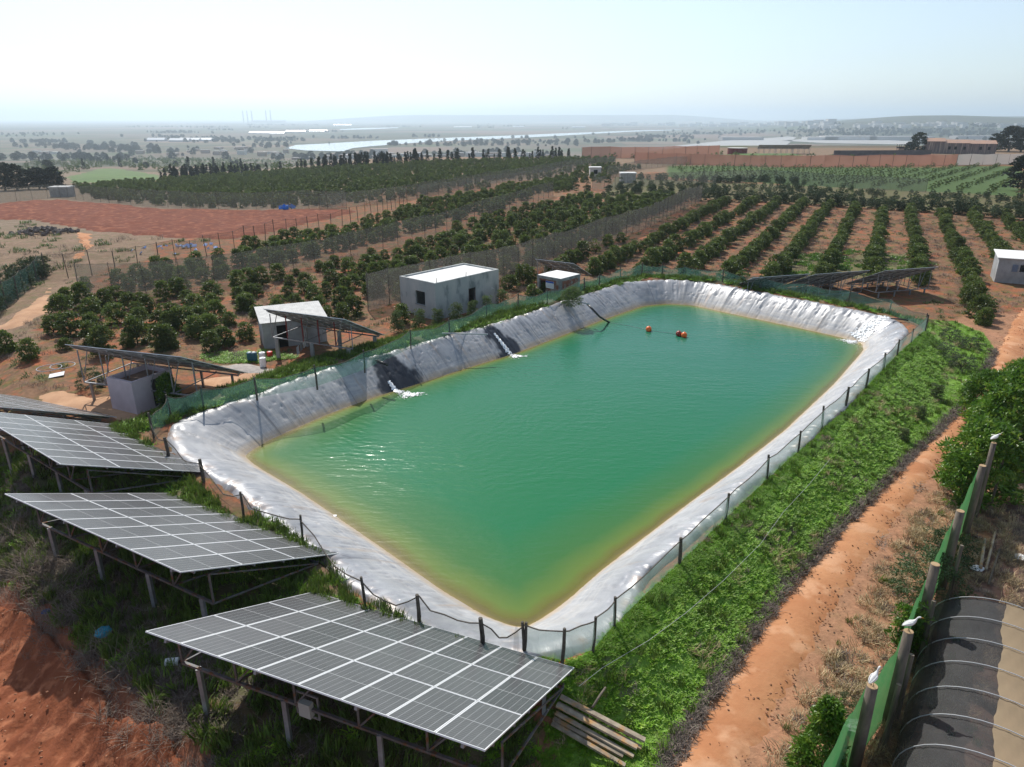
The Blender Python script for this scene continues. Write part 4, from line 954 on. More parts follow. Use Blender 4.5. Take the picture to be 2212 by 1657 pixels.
def fence(name, pts, ht, label, net, postm, sag=.12, pr=.035, posts=None, postn=2.5, low=None, cat='fence', group=None, overshoot=.15, rail=True, base=None, var=.1, wob=.0, maxposts=100):
    """pts: world polyline of the fence foot (x,y); posts at every given point or every postn metres"""
    P = np.array([q[:2] for q in pts], float)
    if posts is None:
        n = max(2, int(np.linalg.norm(np.diff(P, axis=0), axis=1).sum() / postn) + 1); P = resample(P, n, closed=False)
    z = np.array([hz(*q) if base is None else base for q in P]); root = empty(name, (P[0][0], P[0][1], z[0]), label, cat, group)
    b = MB(); rng = random.Random(len(P)); nsub = 5; idx = len(P) * 3
    V_ = []; hts = [ht * (1 + var * (rng.random() - .5)) for _ in P]
    for i in range(len(P) - 1):
        for k in range(nsub + (1 if i == len(P) - 2 else 0)):
            t = k / nsub; q = P[i] * (1 - t) + P[i + 1] * t; zz = z[i] * (1 - t) + z[i + 1] * t; hh_ = hts[i] * (1 - t) + hts[i + 1] * t - sag * 4 * t * (1 - t) * ht * (.6 + .8 * rng.random() * wob + .2)
            nx_ = np.array([-(P[i + 1] - P[i])[1], (P[i + 1] - P[i])[0]]); nx_ = nx_ / (np.linalg.norm(nx_) + 1e-9); off = wob * .25 * math.sin(i * 2.3 + k) 
            for f, o_ in ((0, 0), (.5, off), (1, off * .4)): V_.append((q[0] + nx_[0] * o_, q[1] + nx_[1] * o_, (low if low is not None and f == 0 else 0) + zz + .02 + (hh_ - overshoot) * f))
    nn_ = len(V_) // 3; b.v = V_; b.f = [(i * 3 + j, (i + 1) * 3 + j, (i + 1) * 3 + j + 1, i * 3 + j + 1) for i in range(nn_ - 1) for j in range(2)]; b.mi = [0] * len(b.f)
    b.build('net', net, root)
    if rail:
        b = MB()
        for i in range(nn_ - 1): b.bar(V_[i * 3 + 2], V_[(i + 1) * 3 + 2], pr * .5)
        b.build('top_wire', postm, root)
    extra = MB(); cnt = 0
    for i, q in enumerate(P):
        lean = Vector(((rng.random() - .5) * .12, (rng.random() - .5) * .12, 0)) * ht; p0 = Vector((q[0], q[1], z[i] - .2)); p1 = Vector((q[0], q[1], z[i] + hts[i])) + lean
        r = pr * (.8 + .5 * rng.random())
        if cnt < maxposts: pb = MB(); pb.tube([p0, (p0 + p1) / 2 + Vector((r * .3, 0, 0)), p1], [r, r * .95, r * .85], 6); pb.build('post', postm, root); cnt += 1
        else: extra.tube([p0, p1], r, 5)
    if extra.v: tag(extra.build('far_posts', postm, root), kind='stuff')
    return root
posts_px = [(333, 947), (370, 905), (440, 885), (555, 860), (685, 835), (787.7, 799), (887.5, 752), (971, 725), (1051, 688), (1118, 667), (1182, 657), (1262, 630), (1294, 620), (1340, 605), (1385, 596), (1430, 598), (1478, 602), (1560, 611), (1642, 625), (1737, 640), (1831, 658), (1920, 678), (1998, 714)]
F1 = [atz(u, v, 1.8) for u, v in posts_px]
fence('pond_fence', F1, 1.35, 'sagging dark green net fence along the left and far banks of the reservoir', NETG, M['post'], sag=.16, posts=True, base=1.8, wob=.9, pr=.055)
right_px = [(1998, 714), (1967, 742), (1937, 770), (1907, 799), (1869, 838), (1826, 877), (1775, 924), (1723, 980), (1656, 1037), (1565, 1125), (1467, 1221), (1326, 1352), (1280, 1404), (1214, 1426), (1132, 1409)]
F2 = [atz(u, v, 1.8) for u, v in right_px]
fence('pond_fence', F2, 1.2, 'pale green net fence along the right bank above the grass slope', NETP, M['post'], sag=.04, posts=True, base=1.78, wob=.4, pr=.06)
near_px = [(1132, 1409), (1043, 1400), (905, 1345), (789, 1311), (653, 1167), (526, 1116), (440, 1045), (365, 990), (333, 947)]
F3 = [atz(u, v, 1.8) for u, v in near_px]
fence('pond_fence', F3, 1.15, 'drooping black net fence on crooked posts along the near bank', net_mat('thin_black_net', (.07, .07, .065), .26), M['post'], sag=.35, posts=True, base=1.78, wob=1.0, pr=.065)
WBL = []
def fpx(name, px, ht, label, net, pm_='postgrey', n=None, spacing=4.0, **k):
    P = np.array([q[:2] for q in atl(px)]); WBL.append(P) if name == 'windbreak_fence' else None; return fence(name, P, ht, label, net, M[pm_], postn=spacing, **k)
GW = 'tall net windbreaks between the orchard blocks'
fpx('windbreak_fence', [(795, 672), (860, 655), (960, 632), (1080, 604), (1150, 585), (1290, 532), (1400, 492), (1470, 455), (1515, 436)], 3.6, 'tall dark windbreak net running from behind the concrete house up to the hedge', NETB, 'post', spacing=2.6, sag=.02, group=GW)
fpx('windbreak_fence', [(172, 640), (325, 640), (455, 622), (600, 595), (700, 572), (800, 545), (900, 520), (1000, 490), (1100, 455), (1195, 424)], 3.3, 'long windbreak net crossing the middle of the orchard left of the tall one', NETL, 'post', spacing=3.2, sag=.02, group=GW)
fpx('windbreak_fence', [(901, 435), (1000, 418), (1097, 401), (1180, 388), (1246, 374)], 3.2, 'windbreak net beside the sandy lane in the upper middle orchard', NETL, 'post', spacing=4, sag=.02, group=GW)
fpx('windbreak_fence', [(690, 452), (790, 442), (880, 432), (1010, 404), (1120, 385), (1240, 362), (1330, 352)], 3.0, 'windbreak net on the upper side of the lane, rising toward the conifers', NETL, 'post', spacing=4.5, sag=.02, group=GW)
fpx('windbreak_fence', [(0, 438), (128, 427), (250, 440), (389, 450), (560, 452), (749, 452)], 3.6, 'windbreak net along the upper edge of the ploughed red field', NETL, 'post', spacing=4.5, sag=.02, group=GW)
fpx('windbreak_fence', [(1280, 412), (1340, 405), (1420, 400), (1530, 396), (1640, 392), (1720, 398), (1850, 408), (2000, 415)], 3.2, 'windbreak net below the green plantation on the right', NETL, 'post', spacing=5, sag=.02, group=GW)
fpx('windbreak_fence', [(1310, 385), (1380, 366), (1450, 358), (1530, 352)], 3.4, 'windbreak net curving up past the small white pump house', NETL, 'post', spacing=4.5, sag=.02, group=GW)
fpx('wire_fence', [(100, 600), (160, 600), (237, 590), (338, 577), (420, 560), (508, 541), (592, 518), (680, 500), (749, 487), (820, 465), (880, 440)], 2.6, 'brown wire fence with many thin posts between lane and red field', net_mat('thin_wire_net', (.12, .09, .06), .16), 'post', spacing=2.4, sag=.02, pr=.05, group=None, var=.25)
fpx('hedge_fence', [(-20, 690), (30, 655), (70, 620), (101, 590)], 2.4, 'post and green net fence beside the hedge at the left edge', NETG, 'post', spacing=2.4, sag=.05, pr=.05)
GR = 'red brown net fences around the upper fields'
fpx('net_screen', [(1257, 341), (1330, 342), (1430, 341), (1553, 337)], 5.0, 'upper red brown net screen ending at the grassy basin bank', NETR, 'post', spacing=6, sag=.0, rail=False, group=GR, pr=.07)
fpx('net_screen', [(1370, 352.5), (1500, 356), (1700, 361), (1850, 360), (2000, 358), (2065, 357)], 4.2, 'lower red brown net screen along the green plantation', NETR, 'post', spacing=5.5, sag=.0, rail=False, group=GR, pr=.07)
fpx('net_screen', [(2065, 357), (2130, 356), (2260, 354)], 4.2, 'off white net screen at the far right end of the red brown one', NETW, 'post', spacing=6, sag=.0, rail=False, pr=.07)
# ---------------------------------------------------------------- ORCHARDS
AV = [crown_mesh('crown', M['avo'], 64, 30, rx, hg, .05, .20, .62, 10 + i, cl=.36, m2=M['avoy'], shape='bush') for i, (rx, hg) in enumerate(((.95, 2.1), (.85, 2.35), (1.05, 1.9), (.8, 1.8), (1.0, 2.2)))]
AVY = [crown_mesh('crown', M['avoy'], 26, 24, .9, 1.9, .25, .2, .5, 31, cl=.34, m2=M['avo'])]
TRK = [trunk_mesh('trunk', 1.3, .055, 5, .6, 3), trunk_mesh('trunk', 1.2, .06, 6, .7, 4)]
DROW = unit((.455, .890)); NROW = np.array([DROW[1], -DROW[0]])
occ = [(C0_, r) for C0_, r in ()]
avoid = [np.array([atz(u, v, .8) for u, v in q]) for q in (
    [(855, 665), (855, 700), (945, 705), (1085, 660), (1085, 630), (960, 618)], [(540, 790), (540, 712), (730, 700), (850, 735), (860, 790), (700, 830)],
    [(1150, 640), (1150, 600), (1290, 595), (1290, 640)], [(130, 900), (130, 800), (560, 790), (560, 900)], [(1590, 655), (1600, 618), (1990, 622), (2010, 690)])]
avoid.append(np.array([q[:2] for q in atl([(2130, 620), (2125, 575), (2260, 575), (2260, 640)])]))
def rows_in(px, sr, st_, jit=.35, keep=.95, seed=1, dirv=DROW):
    P = np.array([q[:2] for q in atl(px)]); nv = np.array([dirv[1], -dirv[0]]); u = P @ dirv; v = P @ nv; rng = np.random.RandomState(seed); out = []
    for r_, vv in enumerate(np.arange(np.floor(v.min() / sr) * sr, v.max(), sr)):
        us = np.arange(u.min(), u.max(), st_); q = dirv[None] * (us + rng.randn(len(us)) * jit)[:, None] + nv[None] * (vv + rng.randn(len(us)) * jit * .6)[:, None]
        k = inside(q[:, 0], q[:, 1], P) & (rng.rand(len(us)) < keep)
        for pl in avoid: k &= ~inside(q[:, 0], q[:, 1], pl)
        k &= sdist(q[:, 0], q[:, 1], WCs) > 4.6
        for L_ in WBL:
            for a_, b_ in zip(L_[:-1], L_[1:]):
                dd_ = b_ - a_; tt_ = np.clip(((q - a_) @ dd_) / (dd_ @ dd_), 0, 1); rel = q - (a_ + tt_[:, None] * dd_); ds = np.linalg.norm(rel, axis=1); toward = rel[:, 1] < 0
                k &= ds > np.where(toward, 1.6, .9)
        for i in np.nonzero(k)[0]: out.append((q[i, 0], q[i, 1], r_, i))
    return out
BL = {}
BL['right'] = rows_in([(905, 655), (1085, 612), (1170, 592), (1300, 540), (1470, 470), (1530, 440), (1700, 443), (1850, 452), (2000, 462), (2212, 475), (2330, 520), (2330, 560), (2212, 570), (2190, 640), (2130, 705), (2085, 690), (2040, 640), (1850, 640), (1640, 620), (1480, 598), (1340, 603), (1200, 640), (1100, 660), (1090, 625)], 4.55, 2.15, .28, .96, 3)
BL['mid'] = rows_in([(120, 760), (145, 655), (330, 645), (455, 628), (600, 606), (700, 582), (800, 556), (900, 532), (1000, 502), (1100, 467), (1195, 436), (1270, 424), (1290, 440), (1420, 425), (1500, 434), (1465, 450), (1395, 487), (1285, 526), (1145, 580), (1075, 598), (955, 625), (855, 648), (790, 665), (780, 700), (740, 770), (600, 740), (420, 770), (300, 780), (180, 790)], 3.3, 1.95, .45, .96, 5)
BL['midfar'] = rows_in([(150, 625), (250, 600), (420, 570), (510, 548), (600, 525), (700, 505), (760, 497), (830, 474), (905, 443), (1000, 427), (1100, 409), (1246, 382), (1235, 415), (1185, 418), (1095, 448), (990, 482), (890, 512), (790, 538), (690, 565), (590, 588), (450, 614), (320, 630), (180, 630)], 3.5, 2.05, .5, .95, 7)
BL['left'] = rows_in([(-80, 830), (-60, 745), (40, 735), (80, 700), (125, 670), (140, 640), (170, 650), (160, 740), (200, 790), (130, 850), (60, 840), (0, 800)], 5.2, 4.2, 1.1, .7, 9)
BL['block'] = rows_in([(160, 405), (250, 397), (372, 391), (480, 381), (560, 375), (700, 366), (850, 357), (1000, 350), (1120, 347), (1240, 345), (1325, 345), (1325, 352), (1240, 360), (1120, 383), (1010, 402), (880, 430), (790, 440), (680, 449), (560, 450), (389, 447), (250, 436), (180, 425)], 4.0, 2.5, .6, .96, 11)
BL['strip'] = rows_in([(895, 432), (1010, 410), (1120, 391), (1240, 367), (1330, 357), (1246, 371), (1180, 384), (1095, 397), (1000, 414)], 4.2, 2.6, .5, .95, 13)
BL['upper'] = rows_in([(1250, 372), (1330, 360), (1400, 358), (1360, 372), (1300, 395), (1250, 400)], 4.6, 3.4, .8, .75, 15)
NAMES = {'right': 'of the right orchard', 'mid': 'behind the concrete house', 'midfar': 'beyond the middle net', 'left': 'beside the mauve hut'}
ORD = ['first', 'second', 'third', 'fourth', 'fifth', 'sixth', 'seventh', 'eighth', 'ninth', 'tenth', 'eleventh', 'twelfth', 'thirteenth', 'fourteenth', 'fifteenth', 'sixteenth', 'seventeenth', 'eighteenth', 'nineteenth', 'twentieth']
cand = []
for bn, L_ in BL.items():
    for x, y, r_, i in L_:
        z = hz(x, y); uu, vv, d = proj((x, y, z + 1.0)); cand.append([bn, x, y, z, r_, i, uu[0], vv[0], d[0]])
def inframe(c): return -15 < c[6] < 2227 and c[7] < 1670
vis = sorted([c for c in cand if inframe(c)], key=lambda c: c[8])
near_t = vis[:285]; rest = [c for c in cand if not any(c is q for q in near_t)] if False else [c for c in cand if not inframe(c)] + vis[285:]
rowsof = {}
for c in near_t: rowsof.setdefault((c[0], c[4]), []).append(c)
for bn in ('right', 'mid', 'midfar', 'left'):
    rk = sorted([k for k in rowsof if k[0] == bn], key=lambda k: k[1])
    for ri, k in enumerate(rk):
        for ci, c in enumerate(sorted(rowsof[k], key=lambda c: c[8])): c += [ri, ci]
def ordw(i): return ORD[i] if i < 20 else 'far end'
rowmax = {}
TREES = []
for c in near_t:
    bn, x, y, z, r_, i, uu, vv, d, ri, ci = c
    yl = random.random() < .045 or (uu > 1900 and vv < 520 and random.random() < .25)
    s = random.uniform(.62, .95) * (1.1 if bn == 'right' else 1.0) * (.72 if (bn == 'mid' and random.random() < .12) else 1)
    look = ('yellow green' if yl else 'small dark green' if s < .85 else 'broad dark green' if s > 1.1 else 'dark green')
    lab = f"{look} tree, {ordw(ci)} nearest in row {ri + 1} {NAMES[bn]}"
    e = empty('orchard_tree', (x, y, z - .05), lab, 'tree', 'bushy orchard trees planted in rows')
    e.rotation_euler = (0, 0, random.uniform(0, 6.28)); e.scale = (s, s, s * random.uniform(.9, 1.1))
    me = AVY[0] if yl else random.choice(AV)
    TREES.append(child('crown', me, e)); child('trunk', random.choice(TRK), e)
srcs = []; seen = set()
for o in TREES:
    if o.data.name not in seen: seen.add(o.data.name); srcs.append(o)
srcs = srcs[:5]
RP = zoff([(c[1], c[2]) for c in rest if c[8] > 0])
gn_scatter('orchard', RP, srcs, smin=.58, smax=.92, label='far rows of dark green bushy orchard trees beyond the nearer numbered ones', cat='orchard', seed=4)
# young plantation on green ground, shrubs in the field above it, weedy strip
young = rows_in([(1445, 358), (1600, 360), (1800, 363), (2000, 360), (2260, 358), (2260, 425), (2000, 412), (1800, 402), (1650, 392), (1500, 388)], 6.2, 5.0, .3, .97, 21, unit((.62, .78)))
YG = crown_mesh('crown', M['avo'], 14, 16, .75, 1.5, .1, .3, .6, 41, cl=.3)
hold = empty('young_tree', (*atz(1600, 640, .9), .85), 'small leafy sapling standing just behind the stepped solar arrays', 'tree'); yo = child('crown', YG, hold); child('trunk', trunk_mesh('trunk', .7, .03, 3, .3, 8), hold)
hold.location.z = hz(hold.location.x, hold.location.y)
gn_scatter('young_plantation', zoff([(a, b) for a, b, _, _ in young]), [yo], smin=.7, smax=1.0, label='rows of young dark trees on bright green ground on the upper right', cat='plantation', seed=8)
yb = rows_in([(1560, 336), (1800, 341), (2000, 343), (2212, 345), (2212, 352), (2000, 352), (1800, 353), (1600, 350), (1300, 345), (1300, 343)], 8, 7, 1.0, .9, 23)
gn_scatter('shrub_rows', zoff([(a, b) for a, b, _, _ in yb]), [yo], smin=.9, smax=1.5, label='scattered dark shrubs on the dry field between the red brown screens', cat='shrubs', seed=9)
# ---------------------------------------------------------------- hedges and windbreak trees
CYP = [crown_mesh('crown', M['cypress'], 30, 24, .75, 3.2, .1, .26, .4, 50 + i, cl=.42, shape='column') for i in range(2)]
HB = [crown_mesh('crown', M['cypress'], 48, 28, 1.25, 2.5, .05, .24, .5, 60 + i, cl=.42) for i in range(2)]
PN = [crown_mesh('crown', M['pine'], 70, 24, 2.3, 10.5, .3, .62, .5, 70 + i, cl=.85, shape='cone') for i in range(3)]
BT = [crown_mesh('crown', M['pine'], 70, 28, 4.0, 8.2, .8, .80, .6, 80 + i, cl=1.3) for i in range(3)]
def line_pts(px, step, jit, rowsn=1, rs=1.0, seed=3):
    P = np.array([q[:2] for q in atl(px)]); n = max(2, int(np.linalg.norm(np.diff(P, axis=0), axis=1).sum() / step)); Q = resample(P, n, closed=False); rng = np.random.RandomState(seed)
    d = np.gradient(Q, axis=0); nv = np.c_[-d[:, 1], d[:, 0]]; nv /= np.linalg.norm(nv, axis=1)[:, None] + 1e-9
    return np.vstack([Q + nv * (k * rs) + rng.randn(len(Q), 2) * jit for k in range(rowsn)])
def treeline(P, meshes, nm, labf, group, smin=.8, smax=1.25, cat='tree', tk=None, maxn=60):
    P = zoff(P); first = None; objs = []
    for i, q in enumerate(P[:maxn]):
        e = empty(nm, q, labf(i) if callable(labf) else labf, cat, group); s = random.uniform(smin, smax); e.scale = (s, s, s * random.uniform(.85, 1.2)); e.rotation_euler = (0, 0, random.uniform(0, 6.28))
        c = child('crown', random.choice(meshes), e); objs.append(c)
        if tk: child('trunk', tk, e)
    return objs
TKP = MB().tube([(0, 0, -.5), (0, 0, 3.5)], [.22, .14], 7).mesh('trunk', M['bark'])
TKB = MB().tube([(0, 0, -.5), (.1, 0, 3.2)], [.4, .28], 7).mesh('trunk', M['bark'])
HL = 'cypress hedge plants along the edges of the orchards'
o1 = treeline(line_pts([(1500, 434), (1650, 437), (1850, 449), (2050, 461), (2260, 482)], 1.75, .25, seed=4), HB, 'hedge_bush', 'dark bushy plant in the long hedge behind the right orchard rows', HL, .8, 1.05, 'hedge bush', maxn=76)
o2 = treeline(line_pts([(-30, 690), (20, 655), (60, 620), (105, 590)], 1.1, .3, 2, .9, seed=5), CYP, 'hedge_bush', 'dense cypress plant in the hedge beside the pale path at left', 'cypress plants of the left hedge', .6, .8, 'hedge bush', maxn=70)
o3 = treeline(line_pts([(1245, 415), (1290, 419), (1400, 417), (1470, 423)], 2.4, .5, seed=6), CYP, 'hedge_bush', 'thin dark cypress in the row right of the small white pump house', 'cypresses near the white pump house', .7, 1.1, 'hedge bush', maxn=30)
pl = np.vstack([line_pts([(374, 391), (430, 385), (490, 380), (560, 375)], 1.9, .7, 2, 3, seed=7), line_pts([(560, 375), (620, 369), (680, 365)], 4.5, .9, 1, seed=8)])
o4 = treeline(pl, PN, 'conifer', 'dark conifer in the tall windbreak row left of the far orchard', 'conifers of the windbreak above the far orchard', .34, .48, tk=TKP, maxn=110)
P5 = zoff(np.vstack([line_pts([(690, 366), (760, 362), (830, 358), (900, 352)], 2.2, 1.5, 3, 3, seed=9), line_pts([(900, 353), (1000, 350), (1100, 347), (1232, 343)], 3.2, 1.5, 2, 3, seed=10)]))
gn_scatter('conifer_belt', P5, o4[:3], smin=.26, smax=.55, label='ragged dark belt of conifers along the crest above the middle orchard', cat='tree belt', seed=5)
P6 = zoff(line_pts([(1380, 388), (1480, 392), (1560, 396), (1650, 393), (1720, 399)], 2.2, 1.0, 2, 2.5, seed=12))
gn_scatter('scrub_hedge', P6, o1[:2], smin=.5, smax=.8, label='scrubby dark hedge along the foot of the windbreak net at upper right', cat='hedge', seed=6)
q = scatter_in(atl([(1290, 428), (1521, 430), (1850, 450), (2250, 478), (2250, 428), (1900, 415), (1750, 405), (1600, 400), (1340, 402)]), .16)
gn_scatter('scrub', zoff(q), o1[:2] + [yo], smin=.25, smax=.55, label='overgrown scrub and weeds between the hedge and the green plantation', cat='scrub', seed=7)
# distinct larger trees
def bigtree(px, s, label, mesh=None, nm='broadleaf_tree', group=None, dz=0):
    q = at(*px); e = empty(nm, q, label, 'tree', group); e.scale = (s, s, s); e.rotation_euler = (0, 0, random.uniform(0, 6)); c = child('crown', mesh or random.choice(BT), e); child('trunk', TKB, e); return c
for px, s, lab in (((12, 412), .9, 'dark round tree in the left edge clump, leftmost one'), ((38, 411), .85, 'dark tree second from left in the clump at the left edge'), ((62, 409), .65, 'smaller dark tree in the middle of the left edge clump'),
                   ((86, 409), .72, 'dark tree third from right in the left edge clump'), ((103, 408), .68, 'dark tree next to the right end of the left edge clump'), ((119, 408), .75, 'dark rounded tree at the right end of the left edge clump'),
                   ((2206, 412), .9, 'large dark tree at the right edge beside the green plantation'), ((2150, 327), 1.0, 'grey green tree right of the long rusty barn'), ((2178, 327), 1.4, 'tall grey green tree group right of the barn, nearly at the frame edge'), ((2205, 328), 1.3, 'tall spreading tree cut by the right frame edge beyond the barn'),
                   ((1982, 329), 1.1, 'dark tree growing against the left end of the rusty barn'), ((1962, 330), .6, 'small dark bush tree between watchtower and barn')):
    bt = bigtree(px, s, lab)
# ---------------------------------------------------------------- far plain: woods, river, houses
P7 = []
rng = np.random.RandomState(77)
def atfar(u, v, ymin=950):
    if u < 560 and v > 322: ymin = 330
    for _ in range(60):
        q = at(u, v)
        if q[1] >= ymin: return q
        v -= .6
    return q
def blob(u, v, wu, wv, n):
    for _ in range(n): P7.append(atfar(u + rng.randn() * wu, v + rng.randn() * wv * .5)[:2])
for u, v, wu, wv, n in ((60, 292, 70, 5, 40), (150, 318, 60, 6, 40), (250, 322, 60, 7, 50), (320, 328, 50, 6, 40), (400, 300, 40, 6, 30), (470, 306, 60, 5, 50), (600, 318, 40, 4, 20), (700, 344, 60, 4, 30), (60, 345, 40, 3, 14), (180, 345, 30, 3, 26), (220, 350, 20, 2, 10),
                       (560, 300, 80, 4, 30), (900, 305, 80, 3, 20), (1000, 336, 50, 3, 20), (1080, 331, 30, 3, 12), (1100, 331, 12, 3, 5), (1180, 338, 40, 3, 12), (800, 338, 40, 3, 16), (1390, 300, 80, 3, 26), (1200, 308, 120, 4, 60), (1000, 313, 120, 4, 60), (1500, 290, 90, 4, 30), (1700, 285, 120, 5, 70), (1900, 285, 120, 7, 140), (2080, 288, 100, 7, 140), (2160, 302, 50, 6, 40), (1800, 296, 60, 4, 30)): blob(u, v, wu, wv, n)
for _ in range(46):
    u0_, v0_ = rng.uniform(-50, 2260), 268 + 52 * rng.rand() ** 1.3; wdt_ = rng.uniform(20, 130)
    for _k in range(int(wdt_ / (4 if v0_ > 285 else 3))): P7.append(atfar(u0_ + wdt_ * (rng.rand() - .5), v0_ + rng.randn() * .5)[:2])
for _ in range(40): P7.append(at(rng.uniform(-50, 560), rng.uniform(330, 372))[:2])
riv_px = [(615, 321), (660, 326), (740, 328), (762, 321), (800, 317), (900, 309), (1000, 303.5), (1100, 299.5), (1200, 294.5), (1300, 288.5), (1400, 283.5), (1470, 281.5), (1470, 280.5), (1390, 281.5), (1290, 285.5), (1200, 289), (1100, 293.5), (1000, 297), (900, 301), (800, 305), (700, 311), (640, 314)]
riv = np.array([q[:2] for q in atl(riv_px)]); P7 = np.array(P7); P7 = P7[~inside(P7[:, 0], P7[:, 1], riv)]; P7 = P7[P7[:, 1] > 330]
o = sheet('river', [tuple(q) for q in riv], M['riverwater'], 120, .9, edge=False)
sheet('river', atl([(735, 281.5), (800, 280), (860, 277), (860, 275.5), (790, 277), (735, 279.5)]), M['riverwater'], 300, 1.5, edge=False)
gn_scatter('distant_woods', zoff(P7[P7[:, 1] > 900]), [bt], smin=.5, smax=1.35, label='hazy dark clumps of trees scattered across the far river plain', cat='woods', seed=10)
gn_scatter('slope_trees', zoff(P7[P7[:, 1] <= 900]), [bt] + o4[:2], smin=.35, smax=.8, label='dark trees dotted over the brown slopes at upper left', cat='trees', seed=12)
sheet('runway', atl([(1400, 322), (1480, 320), (1720, 297), (1700, 295.5), (1560, 305)]), M['tarmac'], 200, 1.0, edge=False)
sheet('apron', atl([(1690, 305), (1740, 300), (1860, 301), (1990, 307), (2030, 312), (1950, 313), (1780, 310)]), M['tarmac'], 200, 1.0, edge=False)
M['farwhite'] = mat('far_white_wall', (.62, .60, .57), (.5, .47, .43), .05, .9, rand=.15)
M['fartan'] = mat('far_tan_wall', (.40, .29, .22), (.30, .22, .17), .05, .9, rand=.2)
M['farroof'] = mat('far_roof', (.45, .42, .40), rough=.8, rand=.25)
M['glass'] = mat('greenhouse_plastic', (.42, .44, .46), rough=.35, rand=.1)
def farhouse(u, v, wx_, dy, hh, m, roofm, label, name='far_house', cat='house', group=None, rot=0.0, gable=False, win=0):
    q = atfar(u, v) if cat != 'shed' and cat != 'pump house' else at(u, v); root = empty(name, q, label, cat, group); root.rotation_euler = (0, 0, rot); b = MB(); b.box((0, 0, hh / 2 - .5), (wx_, dy, hh + 1))
    def bl(nm, b_, m_): me = b_.mesh(nm, m_); return child(nm, me, root)
    bl('wall', b, m); b = MB()
    if gable: b.add([(-wx_ / 2 - .3, -dy / 2 - .3, hh), (wx_ / 2 + .3, -dy / 2 - .3, hh), (wx_ / 2 + .3, dy / 2 + .3, hh), (-wx_ / 2 - .3, dy / 2 + .3, hh), (-wx_ / 2 - .3, 0, hh + dy * .22), (wx_ / 2 + .3, 0, hh + dy * .22)], [(0, 1, 5, 4), (2, 3, 4, 5), (0, 4, 3), (1, 2, 5), (0, 3, 2, 1)])
    else: b.box((0, 0, hh + .1), (wx_ + .3, dy + .3, .3))
    bl('roof', b, roofm)
    for k in range(win): b = MB(); b.box(((k + .5) / win * wx_ - wx_ / 2, -dy / 2 - .02, hh * .55), (min(1.2, wx_ / win * .4), .08, 1.2)); bl('window', b, M['dark'])
    return root
VG = 'small houses of the far villages'
rng = random.Random(5); nh = 0
def place_words(u, v): return 'left' if u < 500 else 'middle' if u < 1150 else 'right'
for (u0, u1, v0, v1, n) in ((640, 760, 341, 346, 6), (760, 880, 334, 343, 8), (880, 1040, 334, 344, 18), (1040, 1130, 336, 346, 14), (300, 560, 322, 336, 14), (560, 640, 330, 338, 6), (60, 130, 329, 333, 4), (1130, 1190, 336, 340, 4)):
    for k in range(n):
        u = rng.uniform(u0, u1); v = rng.uniform(v0, v1); wsz = rng.uniform(9, 19)
        farhouse(u, v, wsz, rng.uniform(8, 12), rng.choice((3.5, 4, 6.5)), M['farwhite'] if rng.random() < .45 else M['fartan'], M['farroof'], 'small flat roofed house in the hazy village below the crest', group=VG, rot=rng.uniform(-.5, .5))
farhouse(820, 333, 30, 14, 9, M['farwhite'], M['farroof'], 'pale block on the near river bank', rot=.2, win=5)
farhouse(1163, 343, 16, 12, 9, M['farwhite'], M['farroof'], 'tall pale house at the crest among the middle village roofs', win=4)
for k, (u, v, wv) in enumerate(((555, 289, 60), (575, 289.5, 70), (600, 290, 60), (390, 306, 55), (425, 305, 90), (340, 305, 50), (1000, 276, 120), (1250, 276, 90), (740, 271, 160), (1120, 275, 80), (640, 286, 90), (690, 285, 90), (1560, 273, 200))):
    farhouse(u, v, wv, 24, 4, M['glass'], M['glass'], 'long white greenhouse glinting on the hazy plain', 'greenhouse', 'greenhouse', 'white greenhouses on the plain', gable=True)
for u, v, wv, hh, lab in ((1600, 303, 120, 9, 'long grey hangar at the left side of the airfield'), (1830, 303, 150, 12, 'large pale hangar in the middle of the airfield'), (1770, 303, 90, 9, 'low white terminal block on the airfield'), (1940, 303, 190, 11, 'long blue grey hangar on the right of the airfield'), (2100, 300, 120, 9, 'low grey hangar behind the rusty barn')):
    farhouse(u, v, wv, 45, hh, M['farwhite'] if 'pale' in lab or 'white' in lab else M['farroof'], M['farroof'], lab, 'hangar', 'hangar', win=0)
for _ in range(60):
    u = rng.uniform(1750, 2212); v = rng.uniform(268, 277) + (4 if u < 1850 else 0); farhouse(u, v, rng.uniform(18, 40), 20, rng.uniform(6, 14), M['farwhite'], M['farroof'], 'pale house on the hazy wooded ridge at right', group='houses on the wooded ridge')
for _ in range(60):
    u = rng.uniform(1300, 1800); v = rng.uniform(268, 274); farhouse(u, v, rng.uniform(30, 80), 30, rng.uniform(10, 26), M['farwhite'], M['farroof'], 'pale block of the distant hazy town', group='blocks of the distant town')
# power station
q = at(585, 266); psx = empty('power_station', q, 'hazy power station with five tall chimneys on the horizon', 'power station')
b = MB(); b.box((-25, 0, 15), (420, 60, 36)); b.box((-180, 10, 10), (160, 50, 24)); me = b.mesh('boiler_house', M['farroof']); child('boiler_house', me, psx)
for du, hh in ((-54.5, 148), (-46, 148), (-37, 148), (-8, 156), (1, 156)):
    x = du / 1534 * q[1] * 1.0; b = MB(); b.tube([(x + 0, 0, -5), (x, 0, hh)], [8.5, 6.0], 10); child('chimney', b.mesh('chimney', mat('dark_chimney', (.06, .05, .05), rough=.9)), psx)
    b = MB(); b.tube([(x, 0, hh), (x, 0, hh + 4)], [7.5, 7.5], 10); c = child('chimney_cap', b.mesh('chimney_cap', M['farwhite']), psx)
